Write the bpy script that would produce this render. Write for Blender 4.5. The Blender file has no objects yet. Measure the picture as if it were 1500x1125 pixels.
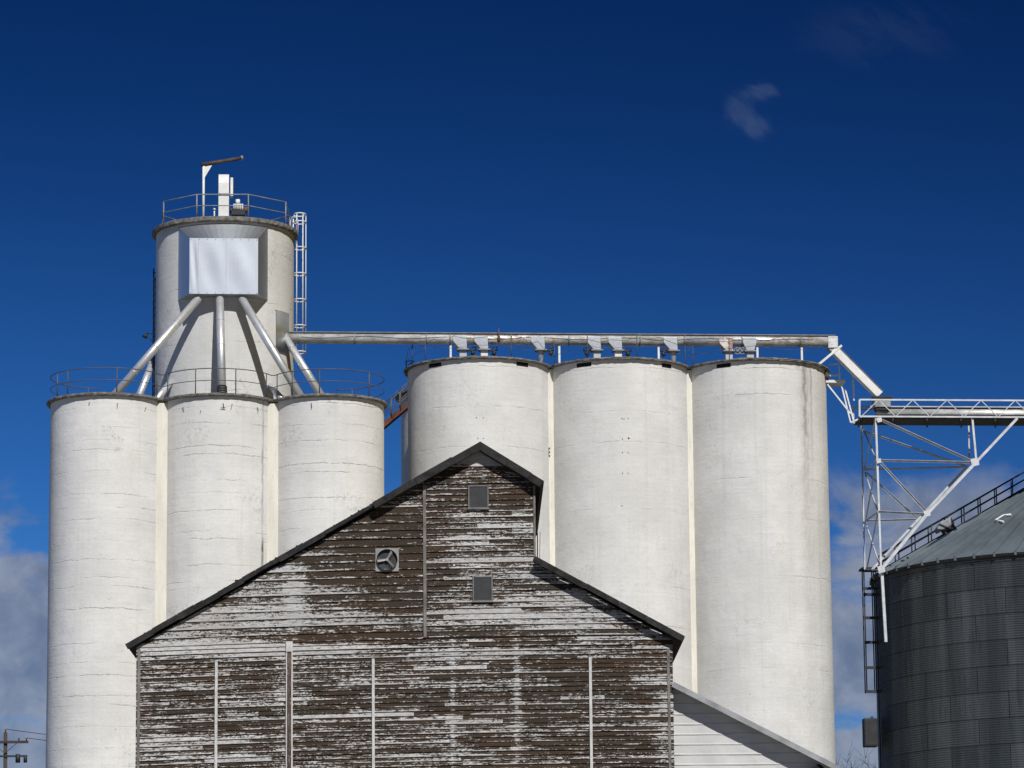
import bpy, bmesh, math, random
from mathutils import Vector, Matrix
random.seed(7)
S = bpy.context.scene
C = S.collection
R = math.radians

# ------------------------------------------------------------------ camera
FPX, PITCH, ROLL = 5600.0, math.atan(0.190), R(0.53)
CAM = Vector((0, 0, 1.6))
F = Vector((0, math.cos(PITCH), math.sin(PITCH)))
U0 = Vector((0, -math.sin(PITCH), math.cos(PITCH)))
R0 = Vector((1, 0, 0))
CU = U0*math.cos(ROLL) + R0*math.sin(ROLL)
CR = R0*math.cos(ROLL) - U0*math.sin(ROLL)
cd = bpy.data.cameras.new('camera')
cam = bpy.data.objects.new('camera', cd); C.objects.link(cam)
cam.matrix_world = Matrix.Translation(CAM) @ Matrix((CR, CU, -F)).transposed().to_4x4()
cd.sensor_width = 36; cd.lens = FPX/1500*36
cd.clip_start = 1; cd.clip_end = 20000
S.camera = cam

# ------------------------------------------------------------------ light
SUN_EL, SUN_AZ = R(44), R(17)           # azimuth measured to the right of straight behind the viewer
sd = Vector((math.sin(SUN_AZ)*math.cos(SUN_EL), -math.cos(SUN_AZ)*math.cos(SUN_EL), math.sin(SUN_EL)))
sl = bpy.data.lights.new('sun', 'SUN'); sl.energy = 4.4; sl.angle = R(0.5); sl.color = (1, 0.985, 0.955)
so = bpy.data.objects.new('sun', sl); C.objects.link(so)
so.rotation_euler = sd.to_track_quat('Z', 'Y').to_euler(); so.location = (30, -60, 90)
S.view_settings.view_transform = 'Standard'; S.view_settings.look = 'None'
S.view_settings.exposure = 0; S.view_settings.gamma = 1

class NT:
    """small node-tree helper"""
    def __init__(s, t): s.t = t; s.n = t.nodes; s.l = t.links
    def add(s, kind, ins=None, **kw):
        n = s.n.new('ShaderNode'+kind)
        for k, v in kw.items(): setattr(n, k, v)
        for k, v in (ins or {}).items():
            i = n.inputs[k]
            if isinstance(v, bpy.types.NodeSocket): s.l.new(v, i)
            else: i.default_value = v
        return n
    def m(s, op, a, b=0.0, c=None, clamp=False):
        ins = {0: a, 1: b}
        if c is not None: ins[2] = c
        return s.add('Math', ins, operation=op, use_clamp=clamp).outputs[0]
    def mix(s, f, a, b, mode='MIX'):
        def col(v): return v if isinstance(v, bpy.types.NodeSocket) else (*v, 1) if len(v) == 3 else v
        return s.add('MixRGB', {0: f, 1: col(a), 2: col(b)}, blend_type=mode).outputs[0]
    def ss(s, v, lo, hi):
        return s.add('MapRange', {0: v, 1: lo, 2: hi, 3: 0.0, 4: 1.0}, interpolation_type='SMOOTHSTEP').outputs[0]
    def noise(s, vec, scale, detail=4, rough=0.5, dist=0.0):
        return s.add('TexNoise', {'Vector': vec, 'Scale': scale, 'Detail': detail, 'Roughness': rough, 'Distortion': dist}).outputs[0]
    def scalev(s, vec, sc):
        return s.add('VectorMath', {0: vec, 1: sc}, operation='MULTIPLY').outputs[0]
    def addv(s, a, b):
        return s.add('VectorMath', {0: a, 1: b}, operation='ADD').outputs[0]

w = bpy.data.worlds.new('World'); S.world = w; w.use_nodes = True
t = NT(w.node_tree)
for n in list(t.n): t.n.remove(n)
sky = t.add('TexSky', sky_type='NISHITA', sun_disc=False, sun_elevation=SUN_EL, sun_rotation=math.pi-SUN_AZ,
            altitude=1200, air_density=1.0, dust_density=0.3, ozone_density=3.0)
gam = t.add('Gamma', {0: sky.outputs[0], 1: 1.45}).outputs[0]
base = t.mix(1.0, gam, (0.42, 0.55, 0.70), 'MULTIPLY')
tc = t.add('TexCoord').outputs['Generated']
sep = t.add('SeparateXYZ', {0: tc})
yy = t.m('MAXIMUM', t.m('ABSOLUTE', sep.outputs[1]), 0.05)
gx = t.m('DIVIDE', sep.outputs[0], yy); gz = t.m('DIVIDE', sep.outputs[2], yy)
# deepen towards the zenith
deep = t.ss(gz, 0.10, 0.36)
base = t.mix(deep, t.mix(1.0, base, (1.15, 1.1, 1.05), 'MULTIPLY'), t.mix(1.0, base, (0.42, 0.62, 0.80), 'MULTIPLY'))
base = t.mix(t.ss(gz, 0.10, 0.31), t.mix(1.0, base, (0.137, 0.245, 0.345), 'MULTIPLY'), t.mix(1.0, base, (0.052, 0.122, 0.178), 'MULTIPLY'))
gv = t.add('CombineXYZ', {0: gx, 1: 0.0, 2: gz}).outputs[0]
base = t.mix(1.0, base, t.add('CombineXYZ', {0: t.m('SUBTRACT', 1.0, t.m('MULTIPLY', gx, 0.9)), 1: t.m('SUBTRACT', 1.04, t.m('MULTIPLY', gx, 0.9)), 2: t.m('SUBTRACT', 1.0, t.m('MULTIPLY', gx, 0.7))}).outputs[0], 'MULTIPLY')
n1 = t.noise(t.scalev(gv, (1, 1, 1.5)), 22, 6, 0.55, 0.4)
n2 = t.noise(gv, 60, 6, 0.6, 0.3)
low = t.m('SUBTRACT', 1.0, t.ss(gz, 0.125, 0.185))
cl = t.ss(t.m('ADD', n1, t.m('MULTIPLY', low, 0.22)), 0.545, 0.67)
cl = t.m('MULTIPLY', cl, t.m('SUBTRACT', 1.0, t.ss(gz, 0.156, 0.171)))
ccol = t.mix(t.ss(n2, 0.3, 0.7), (0.145, 0.18, 0.26), (0.29, 0.32, 0.39))
out = t.mix(t.m('MULTIPLY', cl, 0.85), t.mix(1.0, base, (1, 1, 1), 'MULTIPLY'), t.mix(1.0, ccol, (10, 10, 10), 'MULTIPLY'))
def blob(px, py, rx, rz, amt, lo, hi, out):
    x0 = (px-750)/FPX; z0 = math.tan(PITCH - math.atan((py-562)/FPX))
    dx = t.m('DIVIDE', t.m('SUBTRACT', gx, x0), rx/FPX); dz = t.m('DIVIDE', t.m('SUBTRACT', gz, z0), rz/FPX)
    d = t.m('SQRT', t.m('ADD', t.m('MULTIPLY', dx, dx), t.m('MULTIPLY', dz, dz)))
    m_ = t.m('SUBTRACT', 1.0, t.ss(d, 0.2, 1.0))
    nn = t.noise(t.addv(t.scalev(gv, (1, 1, 1.35)), t.scalev(t.add('CombineXYZ', {0: gz, 1: 0.0, 2: gx}).outputs[0], (0.7, 0, 0.6))), 85, 8, 0.68, 0.7)
    f = t.m('MULTIPLY', t.ss(t.m('ADD', nn, t.m('MULTIPLY', m_, 0.15)), lo, hi), t.m('MULTIPLY', m_, amt))
    return t.mix(f, out, (1.2, 1.7, 2.8))
out = blob(1134, 137, 44, 24, 0.21, 0.44, 0.72, out)
out = blob(1094, 165, 44, 42, 0.18, 0.46, 0.74, out)
out = blob(1121, 190, 40, 28, 0.20, 0.44, 0.72, out)
out = blob(1310, 55, 190, 80, 0.05, 0.44, 0.75, out)
bg = t.add('Background', {0: out, 1: 0.10})
t.l.new(bg.outputs[0], t.add('OutputWorld').inputs[0])

# ------------------------------------------------------------------ pixel rays -> places in the world
def ray(px, py): return F*FPX + CR*(px-750) - CU*(py-562.5)
def hit(px, py, p0, n):
    d = ray(px, py); k = (Vector(p0)-CAM).dot(n)/d.dot(n)
    return CAM + d*k
def proj(p):
    v = Vector(p)-CAM; d = v.dot(F)
    return 750+FPX*v.dot(CR)/d, 562.5-FPX*v.dot(CU)/d
A = R(4.5)
U = Vector((math.cos(A), math.sin(A), 0)); B = Vector((-math.sin(A), math.cos(A), 0)); N = -B
Z = Vector((0, 0, 1))
def line_x(px, p0, d):
    """point on the line p0 + s*d that is seen at column px"""
    lo, hi = -60.0, 60.0
    for _ in range(60):
        m_ = (lo+hi)/2
        if proj(p0+d*m_)[0] < px: lo = m_
        else: hi = m_
    return p0+d*lo

# ------------------------------------------------------------------ mesh builder
class MB:
    def __init__(s): s.v = []; s.f = []; s.uv = {}; s.smooth = set()
    def quad(s, *ps, smooth=False):
        i = len(s.v); s.v += [Vector(p) for p in ps]; s.f.append(tuple(range(i, i+len(ps))))
        if smooth: s.smooth.add(len(s.f)-1)
    def box(s, c, e):
        """c centre, e three half-extent vectors"""
        c = Vector(c); a, b, d = [Vector(x) for x in e]
        if a.cross(b).dot(d) < 0: a = -a
        i = len(s.v)
        for z in (-1, 1):
            for y in (-1, 1):
                for x in (-1, 1): s.v.append(c+a*x+b*y+d*z)
        for q in ((0,2,3,1),(4,5,7,6),(0,1,5,4),(2,6,7,3),(0,4,6,2),(1,3,7,5)): s.f.append(tuple(i+k for k in q))
        return s
    def bar(s, p, q, w, h, up=Z):
        p, q = Vector(p), Vector(q); d = q-p; L = d.length; d = d/L
        up = Vector(up)
        if abs(d.dot(up)) > 0.98: up = Vector(B)
        sx = d.cross(up).normalized(); sy = sx.cross(d).normalized()
        return s.box((p+q)/2, (d*L/2, sx*w/2, sy*h/2))
    def angle(s, p, q, w, t_=0.012, up=Z):
        """steel angle section"""
        p, q = Vector(p), Vector(q); d = (q-p).normalized(); up = Vector(up)
        if abs(d.dot(up)) > 0.98: up = Vector(B)
        sx = d.cross(up).normalized(); sy = sx.cross(d).normalized()
        s.bar(p+sy*w/2, q+sy*w/2, w, t_, sy); s.bar(p-sx*(w/2-t_/2), q-sx*(w/2-t_/2), t_, w-0.004, sy)
        return s
    def tube(s, pts, r, n=12, caps=True, closed=False, radii=None):
        pts = [Vector(p) for p in pts]; m_ = len(pts); rings = []
        for k, p in enumerate(pts):
            a = pts[(k-1) % m_] if (k or closed) else p; b = pts[(k+1) % m_] if (k < m_-1 or closed) else p
            d = (b-a).normalized(); up = Z if abs(d.z) < 0.95 else Vector((0, 1, 0))
            sx = d.cross(up).normalized(); sy = sx.cross(d).normalized()
            rr = radii[k] if radii else r; i = len(s.v)
            s.v += [p+(sx*math.cos(2*math.pi*j/n)+sy*math.sin(2*math.pi*j/n))*rr for j in range(n)]; rings.append(i)
        for k in range(m_ if closed else m_-1):
            a, b = rings[k], rings[(k+1) % m_]
            for j in range(n):
                s.f.append((a+j, b+j, b+(j+1) % n, a+(j+1) % n)); s.smooth.add(len(s.f)-1)
        if caps and not closed:
            s.f.append(tuple(rings[0]+j for j in range(n))); s.f.append(tuple(rings[-1]+j for j in reversed(range(n))))
        return s
    def lathe(s, c, prof, n=96, cap_top=False, cap_bot=False, jit=0.0, a0=-math.pi, a1=math.pi):
        """prof: list of (radius, z); uv = arc length, z"""
        c = Vector(c); full = abs(a1-a0-2*math.pi) < 1e-6; cols = n if full else n+1
        i0 = len(s.v)
        for r, z in prof:
            for j in range(cols):
                a = a0+(a1-a0)*j/n; rr = r+random.uniform(-jit, jit); zz = z+random.uniform(-jit, jit)*0.6
                s.v.append(c+Vector((math.sin(a)*rr, -math.cos(a)*rr, zz)))
        for k in range(len(prof)-1):
            for j in range(n):
                a = i0+k*cols+j; b = i0+k*cols+(j+1) % cols if full else a+1
                s.f.append((a, b, b+cols, a+cols))
                fi = len(s.f)-1
                if not jit: s.smooth.add(fi)
                rr = prof[0][0]; ua, ub = (a0+(a1-a0)*j/n)*rr, (a0+(a1-a0)*(j+1)/n)*rr
                s.uv[fi] = [(ua, prof[k][1]), (ub, prof[k][1]), (ub, prof[k+1][1]), (ua, prof[k+1][1])]
        if cap_top: s.f.append(tuple(i0+(len(prof)-1)*cols+j for j in range(cols)))
        if cap_bot: s.f.append(tuple(i0+j for j in reversed(range(cols))))
        return s
    def prism(s, pts, ext):
        """polygon extruded by vector ext"""
        pts = [Vector(p) for p in pts]; ext = Vector(ext); n = len(pts); i = len(s.v)
        s.v += pts+[p+ext for p in pts]
        s.f.append(tuple(range(i, i+n))); s.f.append(tuple(i+n+j for j in reversed(range(n))))
        for j in range(n): s.f.append((i+j, i+n+j, i+n+(j+1) % n, i+(j+1) % n))
        return s
    def build(s, name, mat, parent=None, bevel=0, sharp=None):
        off = Vector(parent['_o']) if parent and '_o' in parent else Vector((0, 0, 0))
        me = bpy.data.meshes.new(name)
        me.from_pydata([tuple(p-off) for p in s.v], [], s.f)
        for k in s.smooth: me.polygons[k].use_smooth = True
        if s.uv:
            ul = me.uv_layers.new(name='UVMap')
            for k, uvs in s.uv.items():
                for li, uv in zip(me.polygons[k].loop_indices, uvs): ul.data[li].uv = uv
        me.materials.append(mat)
        o = bpy.data.objects.new(name, me); C.objects.link(o)
        if parent: o.parent = parent; o['_o'] = tuple(off)
        if not s.uv and not s.smooth:
            bm = bmesh.new(); bm.from_mesh(me); bmesh.ops.recalc_face_normals(bm, faces=bm.faces[:]); bm.to_mesh(me); bm.free()
        if bevel:
            b = o.modifiers.new('bevel', 'BEVEL'); b.width = bevel; b.segments = 2; b.limit_method = 'ANGLE'
        return o
def thing(name, label, cat, loc, group=None):
    o = bpy.data.objects.new(name, None); C.objects.link(o); o.location = loc; o['_o'] = tuple(loc)
    o.empty_display_size = 0.5
    o['label'] = label; o['category'] = cat
    if group: o['group'] = group
    return o
def solo(mb, name, mat, loc, label, cat, group=None, **kw):
    """a thing that is one mesh"""
    fake = {'_o': tuple(loc)}
    mb.v = [p-Vector(loc) for p in mb.v]
    o = mb.build(name, mat, None, **kw); o.location = loc
    o['label'] = label; o['category'] = cat
    if group: o['group'] = group
    return o

# ------------------------------------------------------------------ materials
def mat(name):
    m_ = bpy.data.materials.new(name); m_.use_nodes = True
    t = NT(m_.node_tree)
    for n in list(t.n): t.n.remove(n)
    p = t.add('BsdfPrincipled'); o = t.add('OutputMaterial'); t.l.new(p.outputs[0], o.inputs[0])
    return m_, t, p
def setp(t, p, **kw):
    for k, v in kw.items():
        k = {'color': 'Base Color', 'rough': 'Roughness', 'metal': 'Metallic', 'normal': 'Normal', 'spec': 'Specular IOR Level'}[k]
        if isinstance(v, bpy.types.NodeSocket): t.l.new(v, p.inputs[k])
        elif k == 'Base Color': p.inputs[k].default_value = (*v, 1)
        else: p.inputs[k].default_value = v
def bump(t, h, strength, dist):
    return t.add('Bump', {'Height': h, 'Strength': strength, 'Distance': dist}).outputs[0]

def concrete_mat(name, base, lifts, lift_amt, dark=1.0, stains=(), band=0.10, mottle=0.5):
    m_, t, p = mat(name)
    uv = t.add('UVMap').outputs[0]
    rnd = t.add('ObjectInfo').outputs['Random']
    off = t.add('CombineXYZ', {0: t.m('MULTIPLY', rnd, 57.0), 1: t.m('MULTIPLY', rnd, 0.9), 2: 0.0}).outputs[0]
    v = t.addv(uv, off)
    sp = t.add('SeparateXYZ', {0: v}); zz = sp.outputs[1]
    nb = t.noise(v, 0.35, 5, 0.6)
    nm = t.noise(t.scalev(v, (1, 0.8, 1)), 1.7, 6, 0.65)
    nf = t.noise(v, 9, 5, 0.7); ng = t.noise(v, 30, 3, 0.7)
    col = t.mix(t.ss(nb, 0.32, 0.68), [c*0.90 for c in base], [c*1.05 for c in base])
    # yellowish and bluish washes
    col = t.mix(t.m('MULTIPLY', t.ss(nm, 0.50, 0.72), 0.32), col, (base[0]*0.84, base[1]*0.81, base[2]*0.74))
    nw = t.noise(t.scalev(v, (0.9, 1.6, 1)), 0.8, 5, 0.6, 0.5)
    col = t.mix(t.m('MULTIPLY', t.ss(nw, 0.50, 0.68), 0.28), col, (base[0]*0.80, base[1]*0.82, base[2]*0.87))
    col = t.mix(t.m('MULTIPLY', t.ss(nf, 0.46, 0.74), 0.24), col, [c*0.58 for c in base])
    col = t.mix(t.m('MULTIPLY', t.ss(ng, 0.50, 0.74), 0.20), col, [c*0.58 for c in base])
    # trowel smears lying level
    sm = t.noise(t.scalev(v, (0.55, 6.0, 1)), 1.0, 5, 0.7)
    col = t.mix(t.m('MULTIPLY', t.ss(sm, 0.46, 0.70), 0.22), col, [c*0.74 for c in base])
    # long vertical runs
    st = t.noise(t.scalev(v, (2.6, 0.05, 1)), 1.0, 5, 0.65)
    col = t.mix(t.m('MULTIPLY', t.ss(st, 0.50, 0.74), 0.26*dark), col, (base[0]*0.64, base[1]*0.63, base[2]*0.58))
    st2 = t.noise(t.scalev(v, (11, 0.25, 1)), 1.0, 4, 0.6)
    col = t.mix(t.m('MULTIPLY', t.m('MULTIPLY', t.ss(st2, 0.55, 0.72), t.ss(nw, 0.45, 0.6)), 0.16*dark), col, [c*0.5 for c in base])
    # slip form pours: soft tone bands and broken joint lines
    wob = t.m('MULTIPLY', t.m('SUBTRACT', t.noise(v, 0.9, 7, 0.75), 0.5), 0.34)
    zw = t.m('DIVIDE', t.m('ADD', zz, wob), lifts)
    row = t.m('FLOOR', zw); fr = t.m('FRACT', zw)
    wn = t.add('TexWhiteNoise', {'W': t.m('ADD', row, t.m('FLOOR', t.m('MULTIPLY', rnd, 90.0)))}, noise_dimensions='1D').outputs[0]
    wn2 = t.m('FRACT', t.m('MULTIPLY', wn, 7.31))
    col = t.mix(t.m('MULTIPLY', wn, band), col, [c*0.80 for c in base])
    d = t.m('MULTIPLY', t.m('ABSOLUTE', t.m('SUBTRACT', fr, t.m('ADD', 0.12, t.m('MULTIPLY', wn, 0.76)))), lifts)
    ln = t.m('MULTIPLY', t.m('SUBTRACT', 1.0, t.ss(d, 0.004, 0.030)), t.m('ADD', 0.25, wn2))
    rowv = t.add('CombineXYZ', {0: t.m('MULTIPLY', row, 13.7), 1: 0.0, 2: 0.0}).outputs[0]
    pk = t.ss(t.noise(t.addv(t.scalev(v, (0.45, 0.3, 1)), rowv), 1.0, 4, 0.55), 0.44, 0.60)
    gr = t.ss(t.noise(v, 6, 5, 0.75), 0.38, 0.58)
    lm = t.m('MULTIPLY', t.m('MULTIPLY', ln, pk), gr)
    col = t.mix(t.m('MULTIPLY', lm, lift_amt), col, (0.16, 0.145, 0.12))
    # mottled mildew in scattered patches
    mm = t.m('MULTIPLY', t.ss(t.noise(v, 0.42, 3, 0.5, 0.6), 0.57, 0.68), t.ss(t.noise(t.scalev(v, (1.5, 1, 1)), 4.2, 6, 0.8), 0.50, 0.60))
    col = t.mix(t.m('MULTIPLY', mm, mottle), col, (0.22, 0.215, 0.20))
    vo = t.add('TexVoronoi', {'Vector': v, 'Scale': 0.9}).outputs['Distance']
    col = t.mix(t.m('MULTIPLY', t.m('SUBTRACT', 1.0, t.ss(vo, 0.016, 0.036)), 0.6), col, (0.12, 0.11, 0.10))
    for u0, wd, ztop, length, amt, *cut in stains:
        su = t.add('SeparateXYZ', {0: uv}); 
        wb = t.m('MULTIPLY', t.m('SUBTRACT', t.noise(t.scalev(uv, (0.3, 1.2, 1)), 1.0, 4, 0.6), 0.5), wd*1.6)
        du = t.m('ABSOLUTE', t.m('ADD', t.m('SUBTRACT', su.outputs[0], u0), wb))
        mk = t.m('SUBTRACT', 1.0, t.ss(du, wd*0.15, wd))
        fd = t.m('SUBTRACT', 1.0, t.ss(t.m('SUBTRACT', ztop, su.outputs[1]), 0.0, length))
        if cut: fd = t.m('MULTIPLY', fd, t.ss(t.m('SUBTRACT', ztop, su.outputs[1]), -0.1, cut[0]))
        br = t.ss(t.noise(t.scalev(uv, (7, 1.6, 1)), 1.0, 5, 0.75), 0.36, 0.58)
        col = t.mix(t.m('MULTIPLY', t.m('MULTIPLY', mk, fd), t.m('MULTIPLY', t.m('ADD', t.m('MULTIPLY', br, 0.75), 0.25), amt), clamp=True), col, (0.10, 0.09, 0.08))
    h = t.m('ADD', t.m('MULTIPLY', nf, 0.5), t.m('ADD', t.m('MULTIPLY', nm, 1.5), t.m('ADD', t.m('MULTIPLY', sm, 0.6), t.m('MULTIPLY', lm, -1.5))))
    setp(t, p, color=col, rough=0.9, spec=0.2, normal=bump(t, h, 0.55, 0.03))
    return m_
M = {}
M['silo_a'] = concrete_mat('whitewashed_concrete', (0.70, 0.690, 0.664), 0.72, 0.34, band=0.16, mottle=0.4)
M['silo_b'] = concrete_mat('smooth_pale_concrete', (0.678, 0.667, 0.643), 2.4, 0.22, 1.0, band=0.15, mottle=0.25)
M['silo_c'] = concrete_mat('water_stained_concrete', (0.678, 0.667, 0.643), 2.4, 0.22, 1.3, band=0.15, mottle=0.25,
                           stains=((2.20, 0.24, 34.2, 8.0, 0.60), (2.20, 0.50, 34.2, 24.0, 0.22), (1.80, 0.25, 34.2, 0.9, 0.8), (2.62, 0.12, 34.2, 7.0, 0.45), (1.35, 0.10, 34.2, 0.6, 0.6)))
M['tower'] = concrete_mat('tower_concrete', (0.63, 0.624, 0.605), 1.2, 0.45, band=0.15, mottle=0.6)

def simple(name, c, rough=0.6, metal=0.0, var=0.25, scale=3.0, dirt=(0.1, 0.08, 0.06), dirt_amt=0.2, spec=0.4, bmp=0.1, stretch=(1, 1, 1), rv=0.1):
    m_, t, p = mat(name)
    oc = t.add('TexCoord').outputs['Object']
    v = t.scalev(oc, stretch)
    n = t.noise(v, scale, 5, 0.6); n_ = t.noise(v, scale*5, 4, 0.7)
    col = t.mix(t.ss(n, 0.3, 0.7), [x*(1-var) for x in c], [min(1, x*(1+var*0.6)) for x in c])
    col = t.mix(t.m('MULTIPLY', t.ss(n_, 0.52, 0.72), dirt_amt), col, dirt)
    ro = t.add('MapRange', {0: n_, 1: 0.3, 2: 0.7, 3: max(0.05, rough-rv), 4: min(1, rough+rv*1.2)}).outputs[0]
    setp(t, p, color=col, rough=ro, metal=metal, spec=spec, normal=bump(t, n_, bmp, 0.01))
    return m_
M['bounce_cream'] = simple('bounce_cream_infill_concrete', (0.66, 0.635, 0.555), 0.9, 0, 0.10, 1.2, (0.36, 0.31, 0.22), 0.30, 0.2, stretch=(1.5, 1.5, 0.35))  # cream carries the warm bounce light between the round walls in its colour
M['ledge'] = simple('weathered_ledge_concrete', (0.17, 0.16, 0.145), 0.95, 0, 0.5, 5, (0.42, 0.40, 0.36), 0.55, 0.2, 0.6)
M['soffit'] = simple('broken_concrete', (0.09, 0.08, 0.07), 0.95, 0, 0.5, 6, (0.2, 0.12, 0.08), 0.4)
M['black'] = simple('dark_opening', (0.008, 0.008, 0.009), 0.9, 0, 0.2, 3, (0.02, 0.02, 0.02), 0.2)
M['galv'] = simple('galvanised_sheet', (0.54, 0.57, 0.61), 0.45, 0.97, 0.03, 0.5, (0.52, 0.53, 0.55), 0.04, 0.5, 0.0, rv=0.012)
M['galv_side'] = simple('galvanised_duct', (0.46, 0.48, 0.50), 0.45, 0.6, 0.15, 1.5, (0.3, 0.27, 0.24), 0.2)
M['spout'] = simple('bright_spout_steel', (0.66, 0.67, 0.68), 0.42, 0.6, 0.08, 1.5, (0.4, 0.36, 0.33), 0.12, bmp=0.03)
M['white_steel'] = simple('white_painted_steel', (0.72, 0.72, 0.70), 0.5, 0, 0.1, 3, (0.25, 0.2, 0.16), 0.18)
M['grey_steel'] = simple('galvanised_angle', (0.50, 0.52, 0.54), 0.5, 0.35, 0.2, 3, (0.2, 0.17, 0.14), 0.25)
M['dark_steel'] = simple('dark_steel', (0.035, 0.036, 0.04), 0.6, 0.3, 0.3, 3, (0.1, 0.05, 0.03), 0.3)
M['rail'] = simple('oxidised_rail', (0.10, 0.10, 0.105), 0.6, 0.2, 0.3, 3, (0.12, 0.06, 0.03), 0.3)
M['rail_grey'] = simple('dull_grey_rail', (0.26, 0.27, 0.28), 0.55, 0.3, 0.3, 3, (0.12, 0.06, 0.03), 0.3)
M['red'] = simple('red_oxide_steel', (0.13, 0.035, 0.018), 0.7, 0, 0.4, 2, (0.04, 0.02, 0.015), 0.4)
M['rust'] = simple('rusty_steel', (0.16, 0.085, 0.05), 0.85, 0, 0.4, 4, (0.05, 0.03, 0.02), 0.5)
M['old_rust'] = simple('old_dark_rust', (0.075, 0.055, 0.048), 0.85, 0, 0.4, 4, (0.14, 0.12, 0.11), 0.4)
M['trestle'] = simple('trestle_steel', (0.56, 0.57, 0.585), 0.5, 0.15, 0.2, 3, (0.25, 0.2, 0.16), 0.3)
M['wood_pole'] = simple('creosoted_pole', (0.06, 0.04, 0.03), 0.9, 0, 0.3, 3)
M['bark'] = simple('bare_twigs', (0.09, 0.075, 0.06), 0.9, 0, 0.3, 3)
M['insul'] = simple('brown_insulator', (0.10, 0.05, 0.03), 0.3, 0, 0.2, 3)

# pipe of the roof conveyor: paint worn to steel with rust blooms
m_, t, p = mat('worn_conveyor_tube'); M['pipe'] = m_
oc = t.add('TexCoord').outputs['Object']
n = t.noise(t.scalev(oc, (0.8, 0.8, 2)), 2.2, 6, 0.65); n_ = t.noise(oc, 12, 5, 0.7); nl = t.noise(t.scalev(oc, (0.16, 0.16, 0.3)), 1.0, 3, 0.5)
col = t.mix(t.ss(n, 0.35, 0.65), (0.40, 0.40, 0.39), (0.70, 0.70, 0.69))
col = t.mix(t.m('MULTIPLY', t.ss(n_, 0.45, 0.7), 0.4), col, (0.24, 0.235, 0.22))
rm = t.m('MULTIPLY', t.ss(nl, 0.47, 0.60), t.ss(t.noise(oc, 3.5, 5, 0.7), 0.45, 0.6))
col = t.mix(t.m('MULTIPLY', rm, 0.8), col, (0.22, 0.12, 0.055))
setp(t, p, color=col, rough=0.48, metal=0.35, normal=bump(t, n_, 0.2, 0.01))
# rusted hopper
m_, t, p = mat('hopper_with_red_rust'); M['hopper_rust'] = m_
oc = t.add('TexCoord').outputs['Object']
n = t.noise(oc, 2.6, 5, 0.65)
col = t.mix(t.ss(n, 0.42, 0.56), (0.62, 0.62, 0.60), (0.30, 0.13, 0.08)); setp(t, p, color=col, rough=0.6)

# peeling barn siding, wear per board carried by a colour attribute
m_, t, p = mat('peeling_white_paint_on_boards'); M['siding'] = m_
oc = t.add('TexCoord').outputs['Object']
at_ = t.add('VertexColor', layer_name='wear'); ws = t.add('SeparateColor', {0: at_.outputs[0]})
wear, tone, shift = ws.outputs[0], ws.outputs[1], ws.outputs[2]
sh = t.add('CombineXYZ', {0: t.m('MULTIPLY', shift, 40.0), 1: 0.0, 2: t.m('MULTIPLY', shift, 3.0)}).outputs[0]
v = t.addv(oc, sh)
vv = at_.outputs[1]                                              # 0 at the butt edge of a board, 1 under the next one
na = t.noise(t.scalev(v, (0.8, 1, 12)), 1.6, 5, 0.62, 0.25)         # long peeled strips
nb = t.noise(t.scalev(v, (3.6, 1, 17)), 2.0, 5, 0.74, 0.4)       # flakes
nc = t.noise(t.scalev(v, (1, 1, 1.5)), 17, 5, 0.85)                # specks
s_ = t.m('ADD', t.m('MULTIPLY', na, 0.36), t.m('ADD', t.m('MULTIPLY', nb, 0.34), t.m('MULTIPLY', nc, 0.30)))
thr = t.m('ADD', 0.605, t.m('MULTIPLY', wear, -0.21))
edge = t.m('SUBTRACT', 1.0, t.ss(vv, 0.05, 0.34))                  # lit butt edge put into the colour as left-over paint
top_shade = t.ss(vv, 0.60, 1.0)  # shade under the next board, put into the colour as more bare wood
thr = t.m('ADD', thr, t.m('SUBTRACT', t.m('MULTIPLY', edge, 0.050), t.m('MULTIPLY', top_shade, 0.035)))
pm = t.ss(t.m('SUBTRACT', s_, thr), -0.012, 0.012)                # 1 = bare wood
grain = t.noise(t.scalev(v, (2.0, 1, 70)), 1.0, 5, 0.75)
big = t.noise(t.scalev(oc, (0.8, 1, 1.2)), 1.0, 4, 0.6)
wood = t.mix(t.ss(grain, 0.3, 0.7), (0.010, 0.0065, 0.004), (0.070, 0.045, 0.029))
wood = t.mix(t.m('MULTIPLY', t.ss(big, 0.4, 0.65), 0.6), wood, (0.058, 0.032, 0.018))
wood = t.mix(t.m('MULTIPLY', tone, 0.45), wood, (0.026, 0.026, 0.020))
wood = t.mix(t.m('MULTIPLY', t.ss(nc, 0.60, 0.72), 0.30), wood, (0.22, 0.20, 0.17))
paint = t.mix(t.ss(nb, 0.35, 0.7), (0.60, 0.592, 0.58), (0.33, 0.32, 0.31))
paint = t.mix(t.m('MULTIPLY', t.ss(nc, 0.50, 0.68), 0.55), paint, (0.13, 0.11, 0.10))
paint = t.mix(t.m('MULTIPLY', t.ss(grain, 0.48, 0.7), 0.50), paint, (0.12, 0.105, 0.095))
paint = t.mix(t.m('MULTIPLY', tone, 0.35), paint, (0.22, 0.225, 0.24))
paint = t.mix(t.m('MULTIPLY', t.ss(big, 0.45, 0.62), 0.25), paint, (0.30, 0.25, 0.22))
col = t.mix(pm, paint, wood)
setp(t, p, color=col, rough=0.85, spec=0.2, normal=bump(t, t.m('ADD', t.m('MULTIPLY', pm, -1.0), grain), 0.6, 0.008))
M['batten'] = simple('pale_batten', (0.55, 0.55, 0.54), 0.7, 0, 0.15, 6, (0.06, 0.04, 0.03), 0.6, stretch=(1, 1, .6))
M['batten_brown'] = simple('brown_batten', (0.075, 0.05, 0.038), 0.9, 0, 0.5, 4, (0.4, 0.38, 0.36), 0.65, stretch=(2, 1, .5))
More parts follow.
